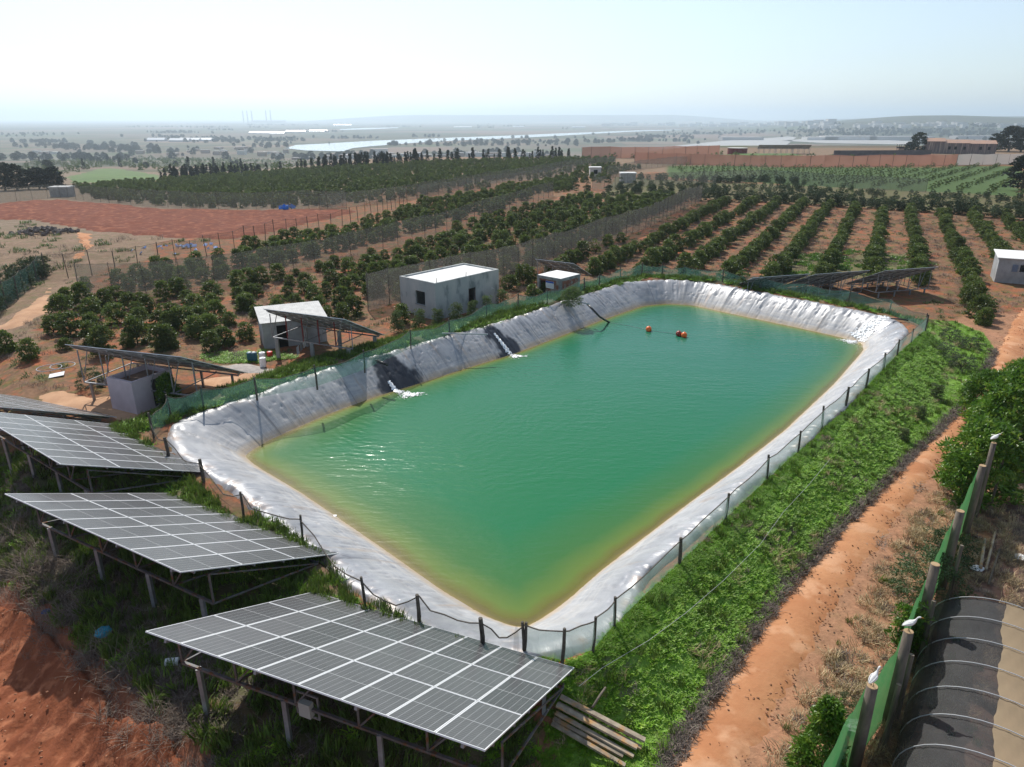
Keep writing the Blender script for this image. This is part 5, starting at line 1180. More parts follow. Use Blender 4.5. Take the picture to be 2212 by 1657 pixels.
# barn, watchtower, wall, tank and basin on the upper right plateau
q0 = at(2000, 331); q1 = at(2149, 334)
d = q1 - q0; Lb_ = float(np.hypot(d[0], d[1])); ang = math.atan2(d[1], d[0])
barn = empty('barn', q0, 'long ramshackle barn clad in rusty sheets on the upper right plateau', 'barn'); barn.rotation_euler = (0, 0, ang)
M['rust'] = mat('rusty_sheets', (.26, .19, .17), (.10, .085, .09), .8, .8, stretch=(3, 3, .2), c3=(.38, .30, .24), s3=.5)
M['rustroof'] = mat('rusty_roof', (.46, .28, .19), (.36, .24, .19), .5, .8)
for nm, x0, x1, hh, m_ in (('front_wall', 0, Lb_ * .26, 5.6, 'rust'), ('front_wall', Lb_ * .262, Lb_ * .62, 4.9, 'rust'), ('front_wall', Lb_ * .622, Lb_, 4.7, 'rust')):
    b = MB(); b.box(((x0 + x1) / 2, 4, hh / 2 - .5), (x1 - x0, 8, hh + 1)); child('wall', b.mesh('wall', M[m_]), barn)
    b = MB(); b.add([(x0 - .2, -.3, hh), (x1 + .2, -.3, hh), (x1 + .2, 8.3, hh), (x0 - .2, 8.3, hh), (x0 - .2, 4, hh + 1.5), (x1 + .2, 4, hh + 1.5)], [(0, 1, 5, 4), (2, 3, 4, 5), (0, 4, 3), (1, 2, 5), (0, 3, 2, 1)]); child('roof', b.mesh('roof', M['rustroof']), barn)
for f in (.33, .42, .55, .78, .9): b = MB(); b.box((Lb_ * f, -.04, 2.6), (1.1, .08, 1.4)); child('window', b.mesh('window', M['dark']), barn)
q = at(1942, 334); wt = empty('watchtower', q, 'small watchtower with flat roof and open cabin beside the long wall', 'watchtower'); b = MB(); b.box((0, 0, 1.2), (2.6, 2.6, 3.4)); child('base', b.mesh('base', M['fartan']), wt)
b = MB(); [b.bar((sx * 1.1, sy * 1.1, 2.9), (sx * 1.1, sy * 1.1, 4.7), .14) for sx in (-1, 1) for sy in (-1, 1)]; b.box((0, 0, 3.2), (2.4, 2.4, .7)); child('cabin', b.mesh('cabin', M['dark']), wt)
b = MB(); b.box((0, 0, 4.85), (3.4, 3.4, .22)); child('roof', b.mesh('roof', M['farwhite']), wt)
def wallpx(px, hh, th, m, label, nm='boundary_wall'):
    P = atl(px); b = MB()
    for a, c in zip(P[:-1], P[1:]):
        dd_ = Vector((c[0] - a[0], c[1] - a[1], 0)); L_ = dd_.length; dd_.normalize(); n_ = Vector((-dd_.y, dd_.x, 0)); b.box(((a[0] + c[0]) / 2, (a[1] + c[1]) / 2, (a[2] + c[2]) / 2 + hh / 2 - .3), (L_, th, hh + .6), (dd_, n_, Vector((0, 0, 1))))
    o = b.build(nm, m); return tag(o, label, 'wall')
wallpx([(1800, 338), (2010, 336.5)], 2.6, .3, mat('dark_block_wall', (.15, .13, .13), (.10, .09, .09), .3, .95), 'long low dark wall left of the barn')
q = at(1592, 334); tk = empty('water_tank', (q[0], q[1], q[2]), 'round red brown water tank above the grassy basin bank', 'tank'); b = MB(); b.lathe((0, 0, 0), [(4.6, 0), (4.6, 2.9), (4.5, 3.0)], 24); child('shell', b.mesh('shell', M['redsteel']), tk)
b = MB(); b.lathe((0, 0, 3.0), [(4.7, 0), (4.7, .12)], 24); child('rim', b.mesh('rim', M['farwhite']), tk)
for k in range(3):
    q = at(1655 + 37 * k, 332.5); a, b_ = ab(-8, 24); solar_array((q[0] - 4, q[1], q[2] + 4.2), a, b_, 8, 2, 8.6, 4.5, ['leftmost', 'middle', 'rightmost'][k] + ' of three far solar arrays on the grassy basin bank', simple=True, chord=1.2, group='far arrays on the basin bank')
sheet('basin_bank', atl([(1556, 339), (1735, 339.5), (1745, 335), (1720, 333.5), (1556, 333)]), M['field'], 6, .9)
# small white pump house among the orchard, sheds on the left
farhouse(1285, 381, 3.4, 3, 2.6, M['farwhite'], M['roof_white'], 'tiny white pump house with grey front above the middle orchard', 'pump_house', 'pump house', win=1)
farhouse(137, 425, 4.6, 3.5, 2.4, M['greywall'], M['roof_white'], 'small white topped shed left of the far orchard net', 'shed', 'shed', rot=.1)
farhouse(1355, 394, 4, 3, 2.4, M['greywall'], M['roof_white'], 'pale low shed half hidden by the windbreak net at upper right', 'shed', 'shed')
# ---------------------------------------------------------------- GRASS AND WEEDS
def blades_mesh(name, m, n, rad, hgt, wid, lean, seed, leafy=False):
    rng = np.random.RandomState(seed); vs = []; fs = []
    for i in range(n):
        a = rng.rand() * 6.283; r = rad * math.sqrt(rng.rand()); x, y = r * math.cos(a), r * math.sin(a); t = rng.rand() * 6.283; l = lean * (.3 + rng.rand()); hh_ = hgt * (.45 + .75 * rng.rand()); dx, dy = l * math.cos(t), l * math.sin(t); wx_, wy_ = -math.sin(t) * wid, math.cos(t) * wid; o_ = len(vs)
        vs += [(x - wx_, y - wy_, 0), (x + wx_, y + wy_, 0), (x + dx * .45 + wx_ * .9, y + dy * .45 + wy_ * .9, hh_ * .62), (x + dx * .45 - wx_ * .9, y + dy * .45 - wy_ * .9, hh_ * .62), (x + dx, y + dy, hh_ * .95)]
        fs += [(o_, o_ + 1, o_ + 2, o_ + 3), (o_ + 3, o_ + 2, o_ + 4)]
    me = bpy.data.meshes.new(name); me.from_pydata(vs, [], fs); me.materials.append(m); me.update(); return me
def src(name, me, pos, label, cat='grass'):
    o = bpy.data.objects.new(name, me); C.objects.link(o); o.location = pos; return tag(o, label, cat)
def gp(u, v): q = at(u, v); return (q[0], q[1], q[2])
g1 = src('grass_tuft', blades_mesh('grass_tuft', M['grass'], 64, .28, .085, .020, .20, 1), gp(1500, 1400), 'bright green tuft on the embankment below the right fence', 'grass tuft')
g2 = src('grass_tuft', blades_mesh('grass_tuft', M['grass'], 54, .26, .11, .021, .20, 2), gp(1380, 1560), 'low green tuft near the timber pile', 'grass tuft')
g3 = src('grass_tuft', blades_mesh('grass_tuft', M['grassdk'], 30, .2, .42, .016, .14, 3), gp(1300, 1500), 'tall dark green tuft right of the nearest solar array', 'grass tuft')
g4 = src('dry_tuft', blades_mesh('dry_tuft', M['straw'], 44, .26, .26, .008, .26, 4), gp(1760, 1500), 'dry straw tuft beside the leaning shrub at the track', 'dry grass tuft')
g5 = src('dead_runner_tuft', blades_mesh('dead_runner_tuft', M['deadleaf'], 40, .2, .16, .008, .22, 5), gp(1462, 1600), 'dead dark runners hanging over the edge of the track', 'dry grass tuft')
fl = [tuple(q) for q in F2]
emb_border = [(2000, 690), (2060, 696), (2120, 720), (2148, 760), (2110, 840), (2030, 930), (1960, 990), (1875, 1078), (1800, 1150), (1705, 1258), (1645, 1338), (1545, 1480), (1435, 1655), (1400, 1720), (1150, 1720), (1180, 1600), (1185, 1500), (1150, 1440), (1135, 1420)]
emb = [q[:2] for q in atl(emb_border)]; emb_poly = [tuple(q) for q in F2] 
EP = np.array([tuple(q) for q in F2[:-1]][::-1] + [tuple(q) for q in emb[:-1]])
EP = np.array([tuple(q) for q in F2] + [tuple(q) for q in emb[::-1]])
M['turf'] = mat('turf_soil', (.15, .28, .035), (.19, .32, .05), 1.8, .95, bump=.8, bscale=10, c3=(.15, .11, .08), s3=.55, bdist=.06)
M['turfdk'] = mat('dark_bank_soil', (.075, .085, .03), (.12, .105, .06), 1.5, .95, bump=.8, bscale=10, c3=(.16, .10, .06), s3=.9, bdist=.06)  # naturally dark olive brown soil of the near, left and far banks
sheet('grass_bank', [tuple(q) for q in EP], M['turf'], .45, .06, jag=.12)
ll = M['avo']
pn_ = lambda q, sc, sd: fnoise(q[:, 0], q[:, 1], sc, sd, 3)
q = scatter_in([tuple(p) for p in EP], 105); n_ = pn_(q, .55, 20.); q = q[(n_ > -.95) | (RNG.rand(len(q)) < .25)]
sel = RNG.rand(len(q)) < .86
gn_scatter('grass', zoff(q[sel], .02), [g1, g2], smin=.36, smax=.68, tilt=.25, label='thick bright green grass covering the embankment between fence and track', cat='grass', seed=31)
gn_scatter('rank_grass', zoff(q[~sel][: 350], .04), [g3], smin=.5, smax=.9, tilt=.25, label='darker taller grass along the foot of the pond fence', cat='grass', seed=32)
bl_ = resample(np.array([q_[:2] for q_ in atl(emb_border[3:14])]), 620, closed=False); bl_ = bl_ + RNG.randn(*bl_.shape) * .11
gn_scatter('dead_runners', zoff(bl_, .03), [g5], smin=.7, smax=1.4, tilt=.4, label='fringe of dead dark runners along the edge of the track', cat='dry grass', seed=33)
# bank beneath the big arrays and left bank
nearpoly = atl([(333, 955), (365, 995), (440, 1050), (526, 1122), (653, 1172), (789, 1316), (905, 1352), (1043, 1408), (1135, 1425), (1160, 1480), (1190, 1600), (1160, 1760), (480, 1760), (430, 1640), (330, 1560), (230, 1490), (150, 1400), (90, 1340), (0, 1290), (-150, 1230), (-200, 1050), (60, 960), (200, 905)])
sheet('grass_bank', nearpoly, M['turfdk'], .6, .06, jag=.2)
q = scatter_in(nearpoly, 20); n_ = pn_(q, .35, 33.); dE = sdist(q[:, 0], q[:, 1], np.array([p[:2] for p in nearpoly])); ss = (q - L0) @ E1; tt = (q - L0) @ E2
k = (n_ > .12 - .9 * sstep(-9.5, -5, ss)) & (dE < -.2)
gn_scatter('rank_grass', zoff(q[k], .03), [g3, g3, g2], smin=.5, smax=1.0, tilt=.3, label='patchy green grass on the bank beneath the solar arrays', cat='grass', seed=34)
q2 = q[~k & (dE < -.2)][: 4500]; gn_scatter('dry_grass', zoff(q2, .03), [g5, g5, g3], smin=.6, smax=1.3, tilt=.4, label='dry dark stalks on the bank beneath the solar arrays', cat='dry grass', seed=35)
brush = src('brush_heap', blades_mesh('brush_heap', M['twig'], 90, .55, .55, .006, .8, 9), gp(60, 1230), 'tangled grey heap of dry twigs left of the second array', 'brush')
q = scatter_in(atl([(0, 1130), (120, 1150), (160, 1260), (230, 1340), (180, 1390), (60, 1320), (0, 1300), (-150, 1240), (-150, 1120)]), 2.2); gn_scatter('dry_brush', zoff(q, .02), [brush], smin=.5, smax=1.2, tilt=.6, label='tangled dry brush covering the bank at the left edge', cat='brush', seed=36)
bl2 = resample(np.array([p_[:2] for p_ in atl([(60, 1325), (160, 1410), (235, 1490), (335, 1560), (420, 1640), (450, 1720)])]), 70, closed=False); bl2 = bl2 + RNG.randn(*bl2.shape) * .3
gn_scatter('dry_brush', zoff(bl2, .05), [brush, g5], smin=.35, smax=.9, tilt=.6, label='line of dry brush along the upper edge of the furrowed soil', cat='brush', seed=39)
# left bank strip between liner and huts
def stp(l): return [tuple(pw(*q_)) for q_ in l]
leftstrip = stp([(-5, -3.2), (0, -2.9), (10, -3.0), (20, -3.0), (30, -3.0), (40, -3.2), (46, -2.6), (49, 3), (48.3, 12), (47.4, 19), (46, 22), (50, 23), (53, 10), (53, 2), (50, -5.5), (40, -6.5), (30, -8), (20, -8.5), (10, -7.5), (2, -6.8), (-5, -6.2)])
leftstrip = stp([(-5, -3.0), (0, -2.75), (10, -2.75), (20, -2.7), (30, -2.7), (40, -2.9), (46.5, -2.4), (48.4, 3), (47.8, 12), (46.8, 19), (46.2, 22.5), (50, 23), (52, 14), (52, 2), (50, -5.5), (40, -6.8), (30, -8), (20, -8.5), (10, -7.5), (2, -6.8), (-5, -6.2)])
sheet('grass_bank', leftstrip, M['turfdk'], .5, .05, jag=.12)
q = scatter_in(leftstrip, 22); n_ = pn_(q, .5, 41.); ss = (q - L0) @ E1; k = (n_ > -.35)
gn_scatter('rank_grass', zoff(q[k], .03), [g3, g1], smin=.6, smax=1.25, tilt=.3, label='rank grass along the crest of the left and far banks', cat='grass', seed=37)
q = scatter_in(atl([(430, 770), (470, 762), (560, 757), (640, 772), (560, 785), (470, 785)]), 12); gn_scatter('grass', zoff(q, .02), [g1, g2], smin=.6, smax=1.2, label='patch of green grass in front of the orchard left of the white roofed hut', cat='grass', seed=38)
# dry weeds over the orchard floor
dw = src('dry_weed', blades_mesh('dry_weed', M['twig'], 40, .5, .28, .008, .35, 12), gp(1500, 545), 'dry brown weeds between the right orchard rows', 'dry weeds')
gw = src('green_weed', blades_mesh('green_weed', M['weed'], 36, .42, .24, .022, .25, 13), gp(620, 760), 'leafy green weeds near the white roofed hut', 'weeds')
q = scatter_in(atl([(560, 1), (1, 1)]), 0) if False else None
ofl = atl([(0, 840), (130, 850), (560, 790), (860, 700), (1200, 650), (1480, 600), (2100, 700), (2140, 700), (2330, 560), (2212, 480), (1850, 455), (1500, 440), (1200, 430), (900, 540), (400, 580), (140, 600), (110, 680), (0, 730)])
q = scatter_in(ofl, 1.0); q = q[(sdist(q[:, 0], q[:, 1], WCs) > 5.5)]
for pl_ in avoid: q = q[~inside(q[:, 0], q[:, 1], pl_)]
n_ = pn_(q, .12, 51.); k = n_ > -.1
gn_scatter('dry_weeds', zoff(q[k][:11000], 0), [dw], smin=.6, smax=1.4, tilt=.3, label='dry brown weeds and litter over the orchard floor', cat='dry weeds', seed=41)
gn_scatter('green_weeds', zoff(q[~k][::2][:3600], 0), [gw], smin=.5, smax=1.1, tilt=.3, label='low green weeds scattered over the orchard floor', cat='weeds', seed=42)
vine = src('vine_clump', blades_mesh('vine_clump', M['gourd'], 60, .9, .30, .09, .18, 14), gp(1750, 575), 'broad leaved creeping vine between the orchard rows behind the stepped arrays', 'vine')
q = scatter_in(atl([(1640, 600), (1990, 605), (2020, 570), (1900, 545), (1780, 540), (1700, 556)]), .55); q = q[pn_(q, .15, 61.) > -.12]
gn_scatter('vines', zoff(q, .0), [vine], smin=.5, smax=1.0, tilt=.2, label='bright creeping vines covering the soil behind the stepped arrays', cat='vines', seed=43)
# rough ground at left
q = scatter_in(atl([(0, 490), (60, 480), (150, 520), (300, 512), (500, 522), (400, 552), (150, 590), (100, 610), (0, 670), (-100, 700), (-150, 500)]), .10)
gn_scatter('dry_weeds', zoff(q, 0), [dw, gw], smin=1.0, smax=2.6, tilt=.2, label='dry weeds over the waste ground at the left edge', cat='dry weeds', seed=44)
q = scatter_in(atl([(0, 400), (60, 350), (300, 338), (700, 350), (700, 362), (380, 380), (250, 360), (120, 383), (60, 395)]), .004)
gn_scatter('scrub', zoff(q, 0), [yo], smin=.8, smax=2.2, tilt=.2, label='sparse scrub on the brown slopes beyond the red field', cat='scrub', seed=45)
# tall weeds in front of the concrete house and other single shrubs
WD = [crown_mesh('foliage', M['weed'], 64, 30, .60, 1.8, .05, .14, .35, 90 + i, cl=.3, shape='column') for i in range(2)]
LN = [crown_mesh('foliage', M['bamboo'], 170, 46, 1.5, 3.2, .1, .30, .26, 95 + i, cl=.42) for i in range(3)]
GS = [crown_mesh('foliage', M['greyshrub'], 60, 34, 1.1, 1.6, .02, .13, .35, 100 + i, cl=.3) for i in range(2)]
SAP = crown_mesh('foliage', M['bamboo'], 60, 30, .50, 2.0, .15, .20, .26, 105, cl=.28, shape='column')
CON = crown_mesh('foliage', M['bamboo'], 120, 44, 1.0, 2.6, .05, .24, .26, 106, cl=.32, shape='cone')
TW = [trunk_mesh('stem', 1.0, .03, 6, .5, 9)]
def shrub(px, me, s, label, name='shrub', cat='shrub', sz=None, group=None, pos=None):
    q = pos if pos is not None else gp(*px); e = empty(name, q, label, cat, group); e.scale = (s, s, sz or s); e.rotation_euler = (0, 0, random.uniform(0, 6)); child('foliage', me, e); child('stem', TW[0], e); return e
wl = [(860, 720, 'leftmost'), (905, 713, 'second'), (945, 706, 'third'), (985, 700, 'fourth'), (1022, 690, 'fifth'), (1055, 678, 'sixth'), (1085, 668, 'rightmost')]
for i, (u, v, w_) in enumerate(wl): shrub((u, v), WD[i % 2], random.uniform(.75, 1.0), f'{w_} of seven tall yellow green weeds before the concrete house wall', 'tall_weed', 'weed', group='tall weeds before the concrete house')
shrub((868, 700), AV[1], .7, 'dark leafy bush at the left corner of the concrete house')
DB = crown_mesh('foliage', M['weed'], 150, 36, .95, 1.35, .0, .13, .25, 111, cl=.26)
q = atz(1236, 657, 1.8); shrub(None, DB, 1.0, 'dark feathery bush on the left bank beside the hose and brick hut', pos=(q[0], q[1], 1.72), sz=1.1)
shrub((197, 838), GS[1], .8, 'dry round bush on bare ground left of the mauve hut')
shrub((370, 880), LN[0], .42, 'small climbing plant against the mauve hut wall', sz=.62)
# right side bushes
def pgen(x, y): return (x, y, hz(x, y))
def atpos(u, v): q = atz(u, v, .55); return pgen(q[0], q[1])
for (u, v), me, s, lab in (((2105, 1075), LN[0], 1.1, 'big bush of long narrow leaves behind the tall posts, darkest and nearest'),
                           ((2175, 985), LN[1], 1.3, 'big bright green bush at the right edge above the dark one'),
                           ((2120, 905), LN[2], .85, 'medium bush of narrow leaves reaching over the track'),
                           ((2195, 870), LN[0], .8, 'light green bush at the right edge near the track bend')):
    shrub(None, me, s, lab, 'leafy_bush', 'bush', pos=atpos(u, v), sz=s * 1.05)
shrub(None, GS[1], 1.15, 'rounded grey green shrub left of the fence posts, below the big bushes', pos=atpos(2000, 1290))
shrub(None, GS[0], .9, 'smaller pale shrub just behind the rounded grey green one', pos=atpos(2040, 1215))
shrub(None, SAP, 1.0, 'slender sapling between the rounded shrub and the posts', pos=atpos(1950, 1410), name='sapling', cat='sapling')
shrub(None, CON, .80, 'bright green narrow leaved bush leaning beside the track at the bottom', pos=atpos(1765, 1668), sz=.95, name='leafy_bush', cat='bush')
shrub(None, GS[1], .35, 'tiny grey green shrub in straw near the lower egret', pos=atpos(1822, 1530))
for (u, v), s in (((2040, 770), .8), ((2075, 800), .9), ((2020, 860), .7), ((1985, 905), .6), ((1950, 950), .5), ((2095, 755), .8), ((2050, 735), .8)):
    shrub((u, v), GS[0] if s > .7 else WD[0], s, 'low dull green shrub on the upper grass bank near the track bend', group='shrubs on the upper grass bank', sz=s * .7)
# straw verge between track and post fence, litter right of the fence
verge = [q_[:2] for q_ in atl([(1600, 1720), (1650, 1660), (1740, 1500), (1820, 1360), (1890, 1240), (1950, 1150), (2020, 1060), (2100, 965), (2170, 870), (2230, 790), (2330, 800), (2400, 1657), (2330, 1720)])]
q = scatter_in(verge, 13); n_ = pn_(q, .5, 71.); k = n_ > -.25
gn_scatter('dry_grass', zoff(q[k], .02), [g4, g4, g4, g5], smin=.5, smax=1.1, tilt=.45, label='straw coloured dry grass along the verge of the track', cat='dry grass', seed=51)
gn_scatter('verge_weeds', zoff(q[~k][::5], .02), [g3], smin=.4, smax=.8, tilt=.3, label='sparse green tufts along the verge of the track', cat='weeds', seed=52)
for (u, v), s, lab in (((1965, 1048), 1.0, 'dry heap of cut runners on the track, farthest'), ((1882, 1165), 1.2, 'dry heap of cut runners in the middle of the track, nearest and largest'), ((1815, 1135), .7, 'small dry heap at the left edge of the track')):
    o = src('runner_heap', blades_mesh('runner_heap', M['twig'], 160, .55, .12, .008, .45, int(u)), gp(u, v), lab, 'dry heap'); o.scale = (s, s, 1)

# ---------------------------------------------------------------- POST FENCE, EGRETS AND SHADE TUNNEL (right)
def rp(u, v, hh): 
    q = atz(u, v, .45 + hh); return np.array([q[0], q[1]])
tops = [((2147, 957), 3.7, .11), ((2123, 1006), 3.3, .14), ((2075, 1104), 3.3, .15), ((2020.7, 1219), 3.4, .15), ((1963, 1364), 3.3, .14), ((1884.5, 1482), 3.0, .15)]
PF = []; proot = None
p_first = rp(*tops[-1][0], tops[-1][1]); proot = empty('post_fence', (p_first[0], p_first[1], .4), 'row of stout round timber posts with bright green screen at lower right', 'fence')
wordpos = []
for (px, hh, r) in tops:
    q = rp(*px, hh); z0 = hz(*q); top = .45 + hh; PF.append((q, z0, top)); b = MB(); b.tube([(q[0], q[1], z0 - .3), (q[0] + .01, q[1], (z0 + top) / 2), (q[0], q[1], top)], [r * 1.05, r, r * .93], 12, True); b.build('post', M['wood'], proot, True)
    b = MB(); b.lathe((q[0], q[1], top + .001), [(r * .9, 0), (r * .86, .012)], 12); b.build('post_top', M['woodcut'], proot)
for px, hh, r in (((2078, 1178), 2.6, .07), ((2018, 1298), 2.3, .08), ((1970, 1414), 2.3, .08), ((2180, 945), 3.4, .06), ((1942, 1478), 2.0, .08)):
    q = rp(*px, hh); z0 = hz(*q); b = MB(); b.tube([(q[0] - .15, q[1] - .2, z0 - .2), (q[0], q[1], .45 + hh)], [r, r * .85], 8); b.build('prop', M['wood'], proot)
# extra post out of the lower edge so that the screen continues
dirf = unit(PF[0][0] - PF[-1][0]); ext = PF[-1][0] - dirf * 3.0
Q = [p[0] for p in PF][::-1]; Q = [ext] + Q; Q = resample(np.array(Q), 46, closed=False); nrm2 = np.array([-dirf[1], dirf[0]])
b = MB(); vs = []
for i, q in enumerate(Q):
    tz = 2.75 + .15 * math.sin(i * .5) - .25 * math.sin(i * .9) ** 2
    for f, o_ in ((0, .10), (.33, .22 + .04 * math.sin(i)), (.66, .16), (1, .18)): w2 = q + nrm2 * o_; vs.append((w2[0], w2[1], hz(*q) + .02 + tz * f))
b.v = vs; b.f = [(i * 4 + j, (i + 1) * 4 + j, (i + 1) * 4 + j + 1, i * 4 + j + 1) for i in range(len(Q) - 1) for j in range(3)]; b.mi = [0] * len(b.f)
b.build('green_screen', net_mat('bright_green_screen', (.05, .36, .10), .93, (.20, .38, .16)), proot, True)
# inner dark netting hung on the props
Qn = [q + (-nrm2) * .45 for q in Q[:31]]; b = MB(); vs = []
for i, q in enumerate(Qn):
    for f, o_ in ((0, .25), (.5, .05 + .06 * math.sin(i * 1.9)), (1, -.05)): w2 = q - nrm2 * o_; vs.append((w2[0], w2[1], hz(*q) + .02 + (1.5 + .3 * math.sin(i * .8)) * f))
b.v = vs; b.f = [(i * 3 + j, (i + 1) * 3 + j, (i + 1) * 3 + j + 1, i * 3 + j + 1) for i in range(30) for j in range(2)]; b.mi = [0] * len(b.f)
b.build('inner_net', net_mat('dark_brown_netting', (.05, .042, .035), .6), proot, True)
# egrets
def egret(pos, ang, label, hunch=False):
    e = empty('egret', pos, label, 'egret', None); e.rotation_euler = (0, 0, ang)
    def skin(name, pts, m, edges=None, sub=2):
        me = bpy.data.meshes.new(name); ed = edges or [(i, i + 1) for i in range(len(pts) - 1)]; me.from_pydata([q_[:3] for q_ in pts], ed, []); o = bpy.data.objects.new(name, me); C.objects.link(o); o.parent = e; me.materials.append(m)
        sk = o.modifiers.new('skin', 'SKIN'); 
        for i, q_ in enumerate(pts): rr_ = q_[3]; me.skin_vertices[0].data[i].radius = rr_ if isinstance(rr_, tuple) else (rr_, rr_)
        me.skin_vertices[0].data[0].use_root = True; ss_ = o.modifiers.new('sub', 'SUBSURF'); ss_.levels = ss_.render_levels = sub; sk.use_smooth_shade = True; return o
    lg = .16; k = 0 if hunch else 1
    hd = (.20, 0, lg + .20) if hunch else (.215, 0, lg + .30)
    pts = [(-.17, 0, lg - .01, .012), (-.12, 0, lg + .02, .035), (-.03, 0, lg + .07, .068), (.05, 0, lg + .115, .072), (.10, 0, lg + .16, .045), (.125, 0, lg + .21 if k else lg + .185, .024), (.14, 0, lg + .255 if k else lg + .20, .019), (.17, 0, lg + .29 if k else lg + .205, .022), (hd[0], 0, hd[2] - .005, .023), (hd[0] + .02, 0, hd[2] - .01, .010)]
    skin('body', pts, mat('white_feathers', (.82, .81, .78), (.72, .71, .68), 20, .8))
    for s_ in (-1, 1):
        skin('wing', [(-.155, s_ * .025, lg + .015, .008), (-.08, s_ * .058, lg + .06, (.016, .036)), (.01, s_ * .070, lg + .105, (.018, .046)), (.07, s_ * .055, lg + .135, (.014, .03))], MATS['white_feathers'])
        b = MB(); b.tube([(.01, s_ * .028, lg + .05), (.0, s_ * .03, lg - .04), (.015, s_ * .03, 0.005)], [.008, .0055, .006], 6)
        for a_ in (-.5, 0, .5, 3.1): b.tube([(.015, s_ * .03, .006), (.015 + .035 * math.cos(a_), s_ * .03 + .035 * math.sin(a_), .004)], [.004, .0025], 4)
        me = b.mesh('leg', mat('egret_leg', (.10, .09, .05), rough=.7)); child('leg', me, e)
        b = MB(); b.lathe((hd[0] + .004, s_ * .0205, hd[2] + .002), [(.0035, -.003), (.0035, .003)], 6); child('eye', b.mesh('eye', M['dark']), e)
    b = MB(); b.tube([(hd[0] + .012, 0, hd[2] - .006), (hd[0] + .055, 0, hd[2] - .016), (hd[0] + .085, 0, hd[2] - .026)], [.010, .0065, .0015], 8); child('beak', b.mesh('beak', mat('orange_beak', (.75, .33, .05), rough=.5)), e)
    e.scale = (1.08,) * 3; return e
for i, ang, lab, hn_ in ((5, R(35), 'white egret standing upright on the lowest post, near the bottom edge', False), (4, R(-10), 'white egret leaning forward on the fifth post beside the black shade net', False), (0, R(5), 'hunched white egret on top of the farthest tall post', True)):
    q, z0, top = PF[i]; egret((q[0] - .02, q[1], top + .012), ang, lab, hn_)
# shade net tunnel
foot0 = atz(1999, 1345, .5); foot1 = atz(1926, 1657, .5); tdir = unit(foot1 - foot0); tn = np.array([-tdir[1], tdir[0]]); tn = tn if tn[0] > 0 else -tn
TL = float(np.linalg.norm(foot1 - foot0)) + 4.5; TWd = 4.3; TH = 1.75
def tp(s, f, dr=0): 
    a_ = math.pi * f; return foot0 + tdir * s + tn * (TWd / 2 * (1 - math.cos(a_))), .42 + (TH + dr) * math.sin(a_) ** .8
tun = empty('shade_tunnel', (foot0[0], foot0[1], .4), 'low arched tunnel covered with black and tan shade net in the lower right corner', 'shade tunnel')
ns_, nf = 60, 34; hoops = np.arange(0, TL + .01, 1.22)
for nm, f0, f1, mm_ in (('black_net', 0, .50, net_mat('black_shade_net', (.075, .075, .078), .58, (.10, .10, .10), tr=.2)), ('tan_net', .475, 1.0, net_mat('tan_shade_net', (.50, .38, .24), .88, (.38, .28, .18)))):
    b = MB(); vs = []
    for i in range(ns_ + 1):
        s_ = TL * i / ns_; sag_ = .07 * math.sin(math.pi * ((s_ % 1.22) / 1.22)); w2 = .006 * math.sin(s_ * 2.7 + 1) 
        for j in range(nf + 1):
            f = f0 + (f1 - f0) * j / nf + (w2 if nm[0] == 't' and j == 0 else 0); q, z = tp(s_, f, -sag_); vs.append((q[0] + .02 * math.sin(i * 2.1 + j), q[1], z + (.035 if nm[0] == 't' else .0) + .012 * math.sin(i * 1.3 + j * 1.9)))
    b.v = vs; b.f = [(i * (nf + 1) + j, (i + 1) * (nf + 1) + j, (i + 1) * (nf + 1) + j + 1, i * (nf + 1) + j + 1) for i in range(ns_) for j in range(nf)]; b.mi = [0] * len(b.f); b.build(nm, mm_, tun, True)
for s_ in hoops:
    b = MB(); b.tube([(*tp(s_, f, .03)[0], tp(s_, f, .03)[1] + .045) for f in np.linspace(0, 1, 22)], .014, 6); b.build('hoop', M['pipegrey'], tun, True)
# end sheet of the tunnel (far end, closed by netting)
b = MB(); vs = [(*tp(0, f)[0], tp(0, f)[1]) for f in np.linspace(0, 1, 20)]; b.add(vs + [(v_[0], v_[1], .4) for v_ in vs], [(i, i + 1, 20 + i + 1, 20 + i) for i in range(19)]); b.build('end_net', net_mat('dark_end_net', (.04, .04, .042), .6), tun)
# ground and litter inside the compound
comp = atl([(2060, 1250), (2110, 1150), (2150, 1060), (2260, 1000), (2400, 1100), (2400, 1657), (2300, 1720), (1900, 1720), (1960, 1560), (2010, 1380)])
sheet('compound_soil', comp, mat('dark_compound_soil', (.26, .14, .10), (.17, .10, .075), .8, .95, bump=.7, bscale=8, c3=(.30, .20, .15), s3=2), .6, .05)
q = scatter_in(comp, 3.5); gn_scatter('twig_litter', zoff(q, .02), [brush], smin=.25, smax=.7, tilt=.9, label='grey twigs and litter on the soil right of the fence', cat='litter', seed=61)
def pole(px0, px1, r, m, label, z=.6, name='pole', cat='pole', z1=None):
    a = atz(*px0, z); c = atz(*px1, z1 or z); b = MB(); b.tube([(a[0], a[1], z), ((a[0] + c[0]) / 2, (a[1] + c[1]) / 2, ((z1 or z) + z) / 2 + .02), (c[0], c[1], z1 or z)], [r, r * .95, r * .85], 8); o = b.build(name, m, None, True); return tag(o, label, cat)
pole((2130, 1230), (2150, 1150), .05, M['plank'], 'left one of the pale poles lying right of the fence'); pole((2118, 1228), (2128, 1165), .06, M['plank'], 'shorter pale pole lying against the longer one'); pole((2135, 1262), (2160, 1185), .045, M['wood'], 'grey pole lying lowest beside the pale poles')
